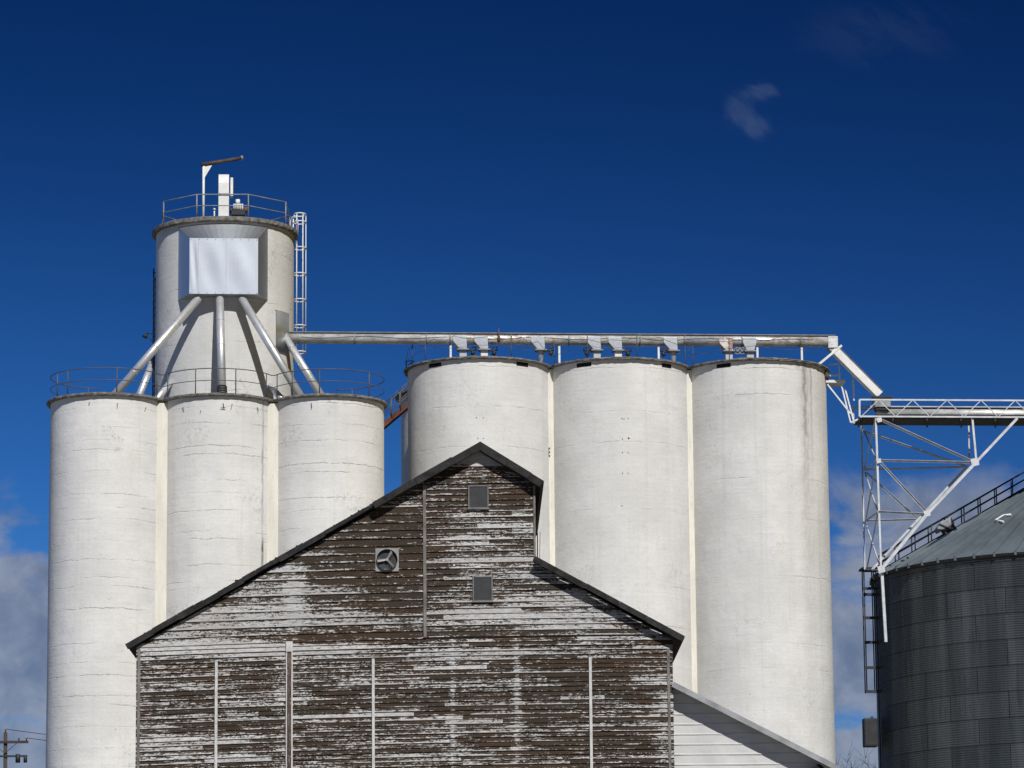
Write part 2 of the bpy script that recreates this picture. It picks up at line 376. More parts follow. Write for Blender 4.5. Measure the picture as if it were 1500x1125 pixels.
M['corner'] = simple('weathered_corner_board', (0.20, 0.185, 0.17), 0.9, 0, 0.4, 3, (0.05, 0.04, 0.03), 0.6, stretch=(1, 1, .6))
M['shingle'] = simple('weathered_roof_boards', (0.021, 0.020, 0.020), 0.9, 0, 0.7, 3.5, (0.11, 0.10, 0.09), 0.45, stretch=(1, 2, 1))
M['screen'] = simple('dark_screen', (0.035, 0.036, 0.040), 0.7, 0, 0.2, 8, (0.09, 0.09, 0.09), 0.2)
M['grey_frame'] = simple('grey_frame', (0.16, 0.16, 0.16), 0.7, 0, 0.3, 5)
M['fan_plate'] = simple('fan_plate', (0.29, 0.28, 0.275), 0.6, 0.3, 0.25, 4, (0.12, 0.07, 0.05), 0.4)
M['fan_hood'] = simple('fan_shroud', (0.045, 0.045, 0.05), 0.6, 0.4, 0.25, 4)
M['sheet'] = simple('white_metal_siding', (0.58, 0.575, 0.56), 0.5, 0.15, 0.10, 0.8, (0.34, 0.30, 0.27), 0.2, 0.4, 0.1, (1, 1, 2))
M['gutter'] = simple('grey_metal_edge', (0.30, 0.31, 0.32), 0.55, 0.3, 0.3, 2, (0.1, 0.09, 0.08), 0.3)

# grain bin: corrugated dull steel sheets
m_, t, p = mat('corrugated_dull_steel'); M['bin'] = m_
uv = t.add('UVMap').outputs[0]; sp = t.add('SeparateXYZ', {0: uv})
br = t.add('TexBrick', {'Vector': uv, 'Scale': 1.0, 'Mortar Size': 0.018, 'Mortar Smooth': 0.3, 'Bias': 0.0, 'Brick Width': 2.9, 'Row Height': 1.12,
                        'Color1': (0.042, 0.050, 0.055, 1), 'Color2': (0.064, 0.072, 0.079, 1), 'Mortar': (0.010, 0.011, 0.012, 1)}, offset=0.5).outputs
vs = t.noise(t.scalev(uv, (1.1, 0.06, 1)), 1.0, 5, 0.6); vf = t.noise(t.scalev(uv, (5, 0.5, 1)), 1.0, 4, 0.6)
col = t.mix(t.ss(vs, 0.35, 0.7), br[0], t.mix(1.0, br[0], (1.9, 1.85, 1.75), 'MULTIPLY'))
col = t.mix(t.m('MULTIPLY', t.ss(vf, 0.5, 0.7), 0.4), col, (0.03, 0.03, 0.032))
wv = t.m('SINE', t.m('MULTIPLY', sp.outputs[1], 2*math.pi/0.102))
setp(t, p, color=col, rough=0.5, metal=0.55, spec=0.3, normal=bump(t, wv, 0.7, 0.012))
m_, t, p = mat('bin_roof_steel'); M['bin_roof'] = m_
oc = t.add('TexCoord').outputs['Object']
n = t.noise(oc, 0.7, 5, 0.6); n_ = t.noise(oc, 6, 4, 0.6)
col = t.mix(t.ss(n, 0.3, 0.7), (0.14, 0.17, 0.195), (0.20, 0.235, 0.265))
setp(t, p, color=col, rough=0.5, metal=0.5, normal=bump(t, n_, 0.1, 0.01))

# ground
m_, t, p = mat('dry_grass_and_gravel'); M['ground'] = m_
oc = t.add('TexCoord').outputs['Object']
col = t.mix(t.ss(t.noise(oc, 0.05, 6, 0.6), 0.35, 0.65), (0.20, 0.17, 0.11), (0.13, 0.13, 0.06))
col = t.mix(t.m('MULTIPLY', t.noise(oc, 3, 5, 0.7), 0.6), col, (0.08, 0.07, 0.045)); setp(t, p, color=col, rough=0.95)
g = MB(); g.quad((-4000, -4000, 0), (4000, -4000, 0), (4000, 6000, 0), (-4000, 6000, 0))
o = g.build('ground', M['ground']); o['kind'] = 'structure'
m_, t, p = mat('gravel'); M['gravel'] = m_
oc = t.add('TexCoord').outputs['Object']
col = t.mix(t.noise(oc, 4, 6, 0.7), (0.16, 0.15, 0.135), (0.36, 0.34, 0.31)); setp(t, p, color=col, rough=0.95)
g = MB(); g.quad((-60, 70, 0.004), (70, 70, 0.004), (70, 200, 0.004), (-60, 200, 0.004))
o = g.build('yard', M['gravel']); o['kind'] = 'structure'

# ================================================================== LEFT SILO CLUSTER
RL, PL, OL = 2.44, 4.72, 0.175
P2 = line_x(319, hit(319, 600, (0, 162, 0), Vector((0, 1, 0))), U); 
ZL = hit(319, 575, P2+N*(RL+OL), N).z
P2.z = 0
left_c = [P2-U*PL, P2.copy(), P2+U*PL]
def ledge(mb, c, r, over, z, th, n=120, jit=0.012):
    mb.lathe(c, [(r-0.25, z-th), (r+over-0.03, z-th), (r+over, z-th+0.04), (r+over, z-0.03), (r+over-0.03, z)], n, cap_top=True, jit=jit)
M['silo_a_scar'] = concrete_mat('whitewashed_concrete_with_scar', (0.70, 0.690, 0.664), 0.72, 0.34, band=0.16, mottle=0.4,
    stains=((2.40, 0.13, ZL-5.9, 2.6, 1.3, 0.8), (2.42, 0.10, ZL-0.3, 12.0, 0.45), (2.36, 0.05, ZL-2.0, 6.0, 0.5, 0.3)))
silo_lab = ['tall white concrete silo with streaked pour lines, leftmost of all',
            'white concrete silo directly in front of the round head tower',
            'white silo at the right end of the left cluster, mottled grey below its ledge']
bands = []
for k, c in enumerate(left_c):
    s = thing('concrete_silo', silo_lab[k], 'silo', c, 'joined concrete silos of the lower left cluster')
    MB().lathe(c, [(RL, 0), (RL, ZL-0.05)], 128).build('wall', M['silo_a_scar' if k == 1 else 'silo_a'], s)
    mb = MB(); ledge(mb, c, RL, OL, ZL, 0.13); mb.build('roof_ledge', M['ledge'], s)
    if k < 2:   # flat infill between two round walls
        q = c+U*PL/2; mb = MB()
        mb.box(q+N*1.14+Z*(ZL-0.2)/2, (U*0.40, N*0.05, Z*(ZL-0.2)/2)); mb.build('infill_strip', M['bounce_cream'], s)
    # rods and scraps sticking out under the ledge
    hooks = {0: [(131, 590, 2), (172, 591, 6), (214, 597, 6)], 1: [(268, 597, 6), (327, 591, 7), (340, 592, 7), (377, 597, 6), (294, 602, 2)], 2: [(456, 591, 7)]}[k]
    for hx, hy, L in hooks:
        off = line_x(hx, c+Z*ZL+N*2, U)-(c+Z*ZL+N*2); sx = off.dot(U); dep = math.sqrt(max(0.01, RL*RL-sx*sx))
        q = hit(hx, hy, c+N*dep, N)
        mb = MB(); mb.tube([q-N*0.05, q+N*0.05, q+N*0.06-Z*L/34+U*random.uniform(-.08, .05)], 0.016, 6)
        if hx == 327: mb.tube([q+N*0.06-Z*0.2-U*0.1, q+N*0.06-Z*0.2+U*0.1], 0.016, 6)
        mb.build('hook', M['dark_steel'], s)

random.seed(21)
# guard railing following the scalloped edge
def railing(name, label, pts, posts, h, r, mt, loc, group=None, mids=(0.52,)):
    th_ = thing(name, label, 'railing', loc, group)
    MB().tube([p+Z*h for p in pts], r, 8).build('top_rail', mt, th_)
    for f_ in mids: MB().tube([p+Z*h*f_ for p in pts], r*0.8, 8).build('middle_rail', mt, th_)
    for p in posts: MB().tube([p, p+Z*h], r*1.15, 8).build('post', mt, th_)
    return th_
def arc(c, r, a0, a1, z, n):
    """angles from the front (N) turning to the right (U)"""
    return [c+N*r*math.cos(R(a0+(a1-a0)*k/n))+U*r*math.sin(R(a0+(a1-a0)*k/n))+Z*z for k in range(n+1)]
rr = RL+0.02
pts = arc(left_c[0], rr, -170, 68, ZL, 30)+arc(left_c[1], rr, -68, 68, ZL, 18)+arc(left_c[2], rr, -68, 170, ZL, 30)
def near_col(pts, px, front=True):
    best = None
    for i in range(len(pts)-1):
        for k in range(8):
            q = pts[i].lerp(pts[i+1], k/8); d = abs(proj(q)[0]-px)
            if d < 1.2 and (best is None or (q.y < best.y) == front): best = q
    if best is None: best = min(pts, key=lambda q: abs(proj(q)[0]-px))
    return best
posts = [near_col(pts, x) for x in (83, 98, 171, 231, 245, 286, 346, 391, 405, 427, 468, 542)]
posts += [near_col(pts, 129, False), near_col(pts, 517, False)]
railing('guard_railing', 'thin dark two-rail guard following the scalloped edge of the lower left silo roofs', pts, posts, 1.08, 0.021, M['rail'], left_c[1]+Z*ZL)

# ================================================================== HEAD TOWER
RT, OT = 3.06, 0.19
TC = line_x(328.5, left_c[1]+B*4.2+Z*32, U); TC.z = 0
ZT = hit(328, 316, TC+N*(RT+OT), N).z
tw = thing('head_tower', 'round concrete tower rising highest of all, with a square metal box on its face', 'tower', TC)
MB().lathe(TC, [(RT, 0), (RT, ZT-0.05)], 128).build('wall', M['tower'], tw)
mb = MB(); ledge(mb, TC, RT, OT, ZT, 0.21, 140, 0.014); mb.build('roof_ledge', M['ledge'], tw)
def tl(px, py, fwd):                    # point on the plane fwd metres in front of the tower axis
    return hit(px, py, TC+N*fwd, N)
# metal distributor box
FW = RT+0.62
ft = tl(378, 349.5, FW).z; fb = tl(378, 431, FW).z
xl = (tl(277.5, 390, FW)-TC).dot(U); xr = (tl(378, 390, FW)-TC).dot(U)
bl = (tl(261.5, 390, 2.3)-TC).dot(U); br_ = (tl(392, 390, 2.3)-TC).dot(U)
bt = tl(392, 334, 2.3).z; bb = tl(391, 441, 2.3).z
al, ar = math.asin(bl/RT), math.asin(br_/RT)
def tp(x, f, z): return TC+U*x+N*f+Z*z
nseg = 14
box = thing('distributor_box', 'bright galvanised box with splayed dark sides fixed to the face of the head tower', 'metal box', tp(0, RT, fb))
mb = MB()
xs = [xl, xl+0.39, (xl+xr)/2+0.1, xr]
for i in range(3):
    a, b = xs[i], xs[i+1]
    nx, nz = 10, 12
    for ix in range(nx):
        for iz in range(nz):
            def dent(x, z): 
                u_, v_ = (x-a)/(b-a), (z-fb)/(ft-fb)
                return FW+0.006+0.011*math.sin(math.pi*u_)*math.sin(math.pi*v_)*math.sin(5*u_+3*v_+i*2)
            X = [a+(b-a)*ix/nx, a+(b-a)*(ix+1)/nx]; ZZ = [fb+(ft-fb)*iz/nz, fb+(ft-fb)*(iz+1)/nz]
            mb.quad(tp(X[0], dent(X[0], ZZ[0]), ZZ[0]), tp(X[1], dent(X[1], ZZ[0]), ZZ[0]), tp(X[1], dent(X[1], ZZ[1]), ZZ[1]), tp(X[0], dent(X[0], ZZ[1]), ZZ[1]), smooth=True)
mb.build('front_panel', M['galv'], box)
mb = MB(); mb.bar(tp(xs[1], FW+0.012, fb), tp(xs[1], FW+0.012, ft), 0.02, 0.015); mb.bar(tp(xs[2], FW+0.012, fb), tp(xs[2], FW+0.012, ft), 0.02, 0.015)
mb.build('panel_seam', M['galv_side'], box)
for zz in (fb+.05, ft-.05):
    for k in range(9):
        q = tp(xl+.06+(xr-xl-.12)*k/8, FW+.012, zz); MB().tube([q, q+N*.02], .016, 6).build('bolt', M['rail_grey'], box)
def arcp(a, z): return tp(math.sin(a)*(RT+0.01), math.cos(a)*(RT+0.01), z)
mb = MB()
for i in range(nseg):
    s0, s1 = i/nseg, (i+1)/nseg
    mb.quad(tp(xl+(xr-xl)*s0, FW, ft), tp(xl+(xr-xl)*s1, FW, ft), arcp(al+(ar-al)*s1, bt), arcp(al+(ar-al)*s0, bt), smooth=True)
mb.build('top_panel', M['galv'], box)
mb = MB()
for i in range(nseg):
    s0, s1 = i/nseg, (i+1)/nseg
    mb.quad(tp(xl+(xr-xl)*s1, FW, fb), tp(xl+(xr-xl)*s0, FW, fb), arcp(al+(ar-al)*s0, bb), arcp(al+(ar-al)*s1, bb))
mb.build('bottom_panel', M['galv'], box)
mb = MB(); mb.quad(tp(xl, FW, fb), tp(xl, FW, ft), arcp(al, bt), arcp(al, bb)); mb.build('side_panel', M['galv'], box)
mb = MB(); mb.quad(tp(xr, FW, ft), tp(xr, FW, fb), arcp(ar, bb), arcp(ar, bt)); mb.build('side_panel', M['galv'], box)

# spouts
def spout(label, p, q, r=0.175, flange=False, grp='spouts fanning down from the head tower to the roofs'):
    th_ = thing('grain_spout', label, 'spout', q, grp)
    MB().tube([p, q], r, 20).build('tube', M['spout'], th_)
    d = (q-p).normalized()
    for k in ((0.25, 0.5, 0.75) if (q-p).length > 3 else (0.5,)):
        c = p.lerp(q, k); MB().tube([c-d*0.015, c+d*0.015], r+0.010, 20).build('joint_band', M['spout'], th_)
    if flange:
        for k in range(4): c = q-d*(0.05+0.11*k); MB().tube([c-d*0.02, c+d*0.02], r+0.045, 20).build('flange', M['dark_steel'], th_)
    return th_
def foot(px, py, base_y_off, fwd_ref): return hit(px, py, fwd_ref, N)
spout('long left spout slanting from the metal box down to the leftmost silo', tl(291, 437, RT+0.35), hit(164, 582.5, left_c[0]+N*0.3, N))
spout('vertical middle spout with dark rings at its foot', tl(322, 433, RT+0.35), hit(325.5, 579, left_c[1]+N*0.5, N), flange=True)
spout('right spout slanting from the metal box to the roof of the right cluster silo', tl(354, 437, RT+0.35), hit(443, 585, left_c[2]+N*0.3, N))
spout('spout at the right edge of the tower leaving the grey side panel', tl(413, 486, 1.4), hit(471, 580, left_c[2]+B*1.6, N), 0.165)
spout('short dim spout passing behind the left edge of the tower', tl(228, 520, -1.0), hit(202, 585, left_c[0]+B*3.2, N), 0.165)
spout('stubby bright spout entering the valley left of the tower foot', tl(251, 558, 1.9), hit(229, 586, left_c[0]+U*PL/2+B*0.6, N), 0.14)
spout('stubby shaded spout entering the valley right of the tower foot', tl(391, 560, 2.0), hit(414, 586, left_c[1]+U*PL/2+B*0.6, N), 0.14)
# curved side panel
a0, a1 = math.asin((tl(403, 480, 2.1)-TC).dot(U)/RT), math.asin((tl(421.5, 480, 1.3)-TC).dot(U)/RT)
zt_, zb_ = tl(403, 454, 2.1).z, tl(403, 514, 2.1).z
mb = MB(); mb.lathe(TC, [(RT-.02, zb_), (RT+0.07, zb_), (RT+0.07, zt_), (RT-.02, zt_)], 16, a0=a0+A, a1=a1+A)
solo(mb, 'side_panel', M['galv_side'], TC+Z*zb_, 'tall curved blue-grey metal panel on the right flank of the head tower', 'metal panel')

# roof things of the tower
rt = RT+0.02
ang = [-180, -135, -115, -62, -24, 19, 60, 110, 150, 180]
rp = [near for near in [TC+N*rt*math.cos(R(a))+U*rt*math.sin(R(a))+Z*ZT for a in ang]]
railing('guard_railing', 'angular grey railing round the top of the head tower', rp, rp[:-1], 1.05, 0.026, M['rail_grey'], TC+Z*ZT)
def tz(px, py, fwd): return tl(px, py, fwd)
jc = thing('jib_crane', 'small hoist post with a rusty arm on the head tower roof', 'hoist', Vector((*tl(298, 314, 1.2).xy, ZT)))
pb = Vector((*tl(298, 300, 1.2).xy, ZT)); pt_ = tl(298.5, 241, 1.2); pt_.x, pt_.y = pb.x, pb.y
MB().tube([pb, pt_], 0.055, 12).build('post', M['white_steel'], jc)
ae = tl(354, 231.5, 0.9)
MB().tube([pt_+(pt_-ae).normalized()*0.1, ae], 0.085, 12, radii=[0.095, 0.075]).build('arm', M['old_rust'], jc)
d_ = (ae-pt_).normalized(); MB().tube([ae-d_*.05, ae+d_*0.06], 0.11, 12).build('end_cap', M['rail_grey'], jc)
MB().prism([pt_-Z*0.1+d_*.04, pt_-Z*0.62+d_*.04, pt_+d_*0.42-Z*0.05], N*0.02).build('gusset', M['white_steel'], jc)

hd = thing('elevator_head', 'white round-topped bucket elevator head standing on the tower roof', 'elevator head', Vector((*tl(328, 314, 0.6).xy, ZT)))
x0, x1 = (tl(320, 280, 1.1)-TC).dot(U), (tl(335.5, 280, 1.1)-TC).dot(U); zt2 = tl(328, 256, 0.4).z
prof = [(1.15, ZT), (1.15, zt2-0.55)]+[(0.35+0.8*math.cos(R(k*15)), zt2-0.55+0.55*math.sin(R(k*15))) for k in range(1, 12)]+[(-0.45, zt2-0.55), (-0.45, ZT)]
MB().prism([tp(x0, f, z) for f, z in prof], U*(x1-x0)).build('casing', M['white_steel'], hd, bevel=0.015)
mb = MB(); zc = tl(328, 285, 1.1).z; mb.box(tp((x0+x1)/2, 1.16, zc), (U*((x1-x0)/2+0.03), N*0.015, Z*0.05)); mb.build('band', M['rail_grey'], hd)
mb = MB(); mb.box(tp(x1+0.12, 0.5, zc+.45), (U*0.06, N*0.25, Z*0.42)); mb.build('bearing_plate', M['white_steel'], hd, bevel=0.01)
mb = MB(); mb.tube([tp(x1, .5, zc+.45), tp(x1+0.28, .5, zc+.45)], 0.05, 12); mb.build('shaft', M['dark_steel'], hd)
mt = thing('drive_motor', 'white and black motor unit beside the elevator head', 'motor', Vector((*tl(349, 314, 0.8).xy, ZT)))
q = tl(349, 304, 0.8)
mb = MB(); mb.tube([q-U*0.22+Z*0.0, q+U*0.22+Z*0.0], 0.17, 16); mb.build('housing', M['white_steel'], mt)
[MB().tube([q+U*k*0.07-U*.012, q+U*k*0.07+U*.012], 0.19, 16).build('cooling_fin', M['rail_grey'], mt) for k in (-2, -1, 0, 1, 2)]
mb = MB(); mb.tube([q+Z*0.13-U*0.02, q+Z*0.36-U*0.02], 0.10, 12); mb.build('terminal_box', M['white_steel'], mt)
mb = MB(); mb.box(q-Z*0.27, (U*0.3, N*0.22, Z*0.10)); mb.tube([q-Z*.14-U*.38, q-Z*.14-U*.24], 0.13, 14); mb.build('gear_case', M['dark_steel'], mt, bevel=0)
mb = MB(); mb.tube([q+U*0.24-Z*.1, q+U*0.42-Z*.1], 0.13, 14); mb.build('brake_cover', M['rust'], mt)
sv = thing('roof_vent', 'little vent cap on the tower roof left of the elevator head', 'vent', Vector((*tl(315, 312, 1.5).xy, ZT)))
q = tl(314, 308, 1.5); mb = MB(); mb.tube([Vector((q.x, q.y, ZT)), q+Z*.02], 0.03, 8); mb.build('pipe', M['white_steel'], sv)
mb = MB(); mb.tube([q+Z*.02, q+Z*.09], 0.07, 10, radii=[.08, .03]); mb.build('cap', M['white_steel'], sv)

# caged ladder on the right of the tower
LB = -0.75
LX = tl(432, 400, LB+.3)
la = thing('caged_ladder', 'white caged ladder running down the right side of the head tower', 'ladder', Vector((*LX.xy, tl(440, 515, 0).z)))
ztop, zbot = tl(440, 309, 0).z, tl(440, 515, 0).z
xa, xb, xc_ = (tl(429.5, 400, LB+0.3)-TC).dot(U), (tl(437.5, 400, LB+0.3)-TC).dot(U), (tl(446, 400, LB)-TC).dot(U)
zlow = tl(440, 575, 0).z
for f_ in (LB+0.25, LB-0.2):
    MB().tube([tp(xa, f_, zlow if f_ > LB else zbot), tp(xa, f_, ztop-0.25)], 0.025, 8).build('rail', M['white_steel'], la)
z = zlow+.1
while z < ztop-0.3: MB().tube([tp(xa, LB+.25, z), tp(xa, LB-.2, z)], 0.012, 6).build('rung', M['white_steel'], la); z += 0.33
rc = (xc_-xa)/2+0.02
ring = lambda z: [tp(xa+0.02+rc+rc*math.cos(R(g_)), LB+0.02+0.36*math.sin(R(g_)), z) for g_ in range(-160, 161, 20)]
zs = []; z = zbot+.1
while z < ztop+0.02: zs.append(z); z += 1.19
zs.append(ztop)
for z in zs: MB().tube(ring(z), 0.03, 6).build('hoop', M['white_steel'], la)
for gi in (2, 5, 8, 11, 14): MB().tube([ring(zbot)[gi], ring(ztop)[gi]], 0.021, 6).build('cage_bar', M['white_steel'], la)
mb = MB(); qs = [tp(xa-0.12, LB+.5, ztop-1.0), tp(xa-0.12, LB+.5, ztop-0.4), tp(xa-0.05, LB+.5, ztop-0.22), tp(xa+0.16, LB+.5, ztop-0.22), tp(xa+0.2, LB+.5, ztop-0.4), tp(xa+.2, LB+.5, ztop-1.1)]
mb.tube(qs, 0.022, 8); mb.build('grab_handle', M['white_steel'], la)

# cable run and lamp on the left edge of the tower
ca = thing('cable_run', 'dark cable tray clamped down the left edge of the head tower', 'cable', tp(-RT-.05, 0, ZL))
mb = MB(); zc1 = tl(223, 392, 0).z
mb.tube([tp(-RT-.10, -0.2, ZL-2), tp(-RT-.10, -0.2, zc1)], 0.03, 8); mb.tube([tp(-RT-.03, -0.1, ZL-2), tp(-RT-.03, -.1, zc1-.4)], 0.02, 8)
mb.build('cable', M['dark_steel'], ca)
z = ZL
while z < zc1: MB().box(tp(-RT-.07, -.15, z), (U*0.075, N*0.04, Z*0.02)).build('clamp', M['dark_steel'], ca); z += 0.32
lm = thing('yard_lamp', 'small dark floodlight on a bracket at the left edge of the tower', 'lamp', tl(222, 490, 0))
q = tl(215, 488, 0.0)
mb = MB(); mb.tube([tl(223, 489, 0), q], 0.025, 8); mb.tube([tl(223, 500, 0), q-Z*.05], 0.018, 8); mb.build('bracket', M['dark_steel'], lm)
mb = MB(); mb.tube([q-Z*0.02-U*.02, q-Z*0.2-U*.1], 0.1, 12, radii=[.05, .13]); mb.build('lamp_head', M['dark_steel'], lm)

# ================================================================== RIGHT SILOS
RR, PR, OR_ = 3.18, 6.18, 0.18
Q2 = line_x(905.5, TC+Z*31, U); Q2.z = 0
ZR = hit(905, 522.5, Q2+N*(RR+OR_), N).z
right_c = [Q2-U*PR, Q2.copy(), Q2+U*PR]
lab = ['broad pale silo behind the barn peak, left of the three under the roof conveyor',
       'middle one of the three broad pale silos, with rows of small bolt holes',
       'broad pale silo with a dark water stain and chipped rim, right end of row']
for k, c in enumerate(right_c):
    s = thing('concrete_silo', lab[k], 'silo', c, 'broad concrete silos under the roof conveyor')
    MB().lathe(c, [(RR, 0), (RR, ZR-0.03)], 140).build('wall', M['silo_c' if k == 2 else 'silo_b'], s)
    mb = MB()
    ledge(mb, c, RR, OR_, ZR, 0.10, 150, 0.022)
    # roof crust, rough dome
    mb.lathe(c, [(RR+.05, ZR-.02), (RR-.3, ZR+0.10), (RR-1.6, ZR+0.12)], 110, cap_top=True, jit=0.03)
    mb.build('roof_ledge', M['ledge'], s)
    if k < 2:
        q = c+U*PR/2
        MB().box(q+N*1.07+Z*(ZR-0.15)/2, (U*0.30, N*0.05, Z*(ZR-0.15)/2)).build('infill_strip', M['bounce_cream'], s)
    for vx0, vx1, vy in [[(629, 646, 534), (756, 774, 531.5)], [(845, 865, 532), (969, 984, 533)], [(1050, 1069, 535)]][k]:
        mb = MB(); mid = (vx0+vx1)/2
        dx = (line_x(mid, c+N*2.6+Z*ZR, U)-c).dot(U); a = math.asin(max(-.97, min(.97, dx/RR)))
        hw = (vx1-vx0)/2/33.3/math.cos(a)/RR
        zv = ZR-0.13-0.10
        mb.lathe(c, [(RR-.05, zv-0.085), (RR+.012, zv-0.085), (RR+.012, zv+0.085), (RR-.05, zv+0.085)], 6, a0=a+A-hw, a1=a+A+hw)
        mb.build('vent_slot', M['black'], s)
    if k == 1:
        for hx, hy in [(911, 613), (920, 613), (912, 643), (921, 642), (912, 663), (920, 663), (912, 693), (920, 693), (911, 741), (914, 614)]:
            dx = (line_x(hx, c+N*3+Z*ZR, U)-c).dot(U); dep = math.sqrt(RR**2-dx*dx); q = hit(hx, hy, c+N*dep, N)
            MB().tube([q-N*.02, q+N*.012], 0.022 if hx != 921 else .04, 8).build('bolt_hole', M['black'], s)
    if k == 0:
        for hx, hy in [(698, 612), (708, 612), (700, 642), (708, 642)]:
            dx = (line_x(hx, c+N*3+Z*ZR, U)-c).dot(U); dep = math.sqrt(RR**2-dx*dx); q = hit(hx, hy, c+N*dep, N)
            MB().tube([q-N*.02, q+N*.012], 0.022, 8).build('bolt_hole', M['black'], s)
        q = hit(803.5, 662, c+U*PR/2+N*1.13, N)
        mb = MB(); mb.box(q, (U*0.02, N*0.03, Z*0.18)); [mb.box(q+U*.04+Z*z_, (U*0.03, N*0.03, Z*0.02)) for z_ in (-.17, 0, .17)]; mb.build('bracket', M['rust'], s)
    if k == 2:      # chipped rim piece and loose slab
        mb = MB()
        for px_, py_, w_ in ((1196, 540, .35), (1203, 545, .3), (1208, 549, .25)):
            q = hit(px_, py_, c+N*1.0, N); mb.tube([q-U*w_, q+U*w_*.8-Z*.1], 0.13, 7, radii=[.1, .17])
        mb.build('broken_rim', M['soffit'], s)
silo3 = bpy.data.objects['concrete_silo.005']
# rear silo of the same block
c = right_c[0]+B*PR
s = thing('concrete_silo', 'shaded silo behind the right block, only its left edge and ledge showing', 'silo', c)
MB().lathe(c, [(RR, 0), (RR, ZR-0.03)], 128).build('wall', M['silo_b'], s)
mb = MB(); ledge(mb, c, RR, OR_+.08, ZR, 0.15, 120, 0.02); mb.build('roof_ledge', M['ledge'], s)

# stair between the clusters
def qx(px, py, off): return hit(px, py, right_c[0]+B*off, N)
st = thing('link_stair', 'steep red steel stair with dark handrails bridging the two silo blocks', 'stair', qx(566, 618, 3.3))
p0, p1 = qx(556, 627, 3.3), qx(600, 590, 3.3)
for off in (0, 1): MB().bar(p0+B*0.8*off, p1+B*0.8*off, 0.06, 0.22).build('stringer', M['red'], st)
n = 12
for k in range(n): q = p0.lerp(p1, (k+.5)/n); MB().box(q+B*0.4-Z*.02, (U*0.11, B*0.37, Z*0.015)).build('tread', M['dark_steel'], st)
for off in (-.04, .84):
    MB().tube([p0+B*off+Z*0.95, p1+B*off+Z*1.0], 0.024, 8).build('handrail', M['rail'], st)
    MB().tube([p0+B*off+Z*0.5, p1+B*off+Z*.52], 0.018, 8).build('middle_rail', M['rail'], st)
    for k in (0.1, .4, .7, .98): q = p0.lerp(p1, k)+B*off; MB().tube([q, q+Z*0.97], 0.024, 8).build('post', M['rail'], st)

# roof conveyor tube
PC = TC+N*1.0
pz0 = hit(425, 495.5, PC, N); PZ = pz0.z
e1 = line_x(1222, Vector((PC.x, PC.y, PZ)), U)
PIPE0 = Vector((PC.x, PC.y, PZ))+U*(RT-0.24)
PZ2 = e1.z
def onpipe(px): return line_x(px, Vector((PC.x, PC.y, PZ)), U)
cv = thing('roof_conveyor', 'long grey tube conveyor running from the tower across the three broad silos', 'conveyor', PIPE0)
MB().tube([PIPE0, onpipe(1000)], 0.235, 24).build('tube', M['pipe'], cv)
MB().tube([onpipe(1000), onpipe(1222)], 0.235, 24).build('tube', M['pipe'], cv)
mb = MB(); mb.bar(PIPE0+Z*0.235, onpipe(1223)+Z*0.235, 0.36, 0.03); mb.build('lid', M['rail'], cv)
mb = MB(); mb.bar(PIPE0+N*.18+Z*0.262, onpipe(1223)+N*.18+Z*0.262, 0.02, 0.025); mb.build('lid_edge', M['rail_grey'], cv)
for x in (436, 519, 624, 659, 749, 833, 937, 1003, 1086, 1172):
    q = onpipe(x); MB().tube([q-U*.025, q+U*.025], 0.262, 24).build('flange', M['rail_grey'], cv)
# end box
q = onpipe(1219); mb = MB(); mb.box(q-Z*.06, (U*0.22, N*0.25, Z*0.26)); mb.build('end_box', M['pipe'], cv, bevel=.01)
qb = q-Z*.33
mb = MB(); mb.prism([qb+U*.22+N*.2, qb-U*.22+N*.2, qb-U*.02-Z*.22+N*.2, qb+U*.18-Z*.22+N*.2], B*.4); mb.build('outlet', M['rail_grey'], cv)
for x in (470, 560, 710, 905, 1040, 1140):
    q = onpipe(x); MB().box(q+Z*.27, (U*.05, N*.10, Z*.035)).build('lid_clamp', M['rail'], cv)
cab = [onpipe(x)+N*.24+Z*(.02+.05*math.sin(x*.05)) for x in range(440, 1215, 25)]
MB().tube(cab, .012, 5).build('cable', M['rail'], cv)
# white posts under the conveyor
for x in (660, 819, 964.5, 1109, 1174):
    q = onpipe(x)
    mb = MB(); mb.bar(Vector((q.x, q.y, ZR+.02)), q-Z*.2, 0.09, 0.09); mb.build('support_post', M['white_steel'], cv)
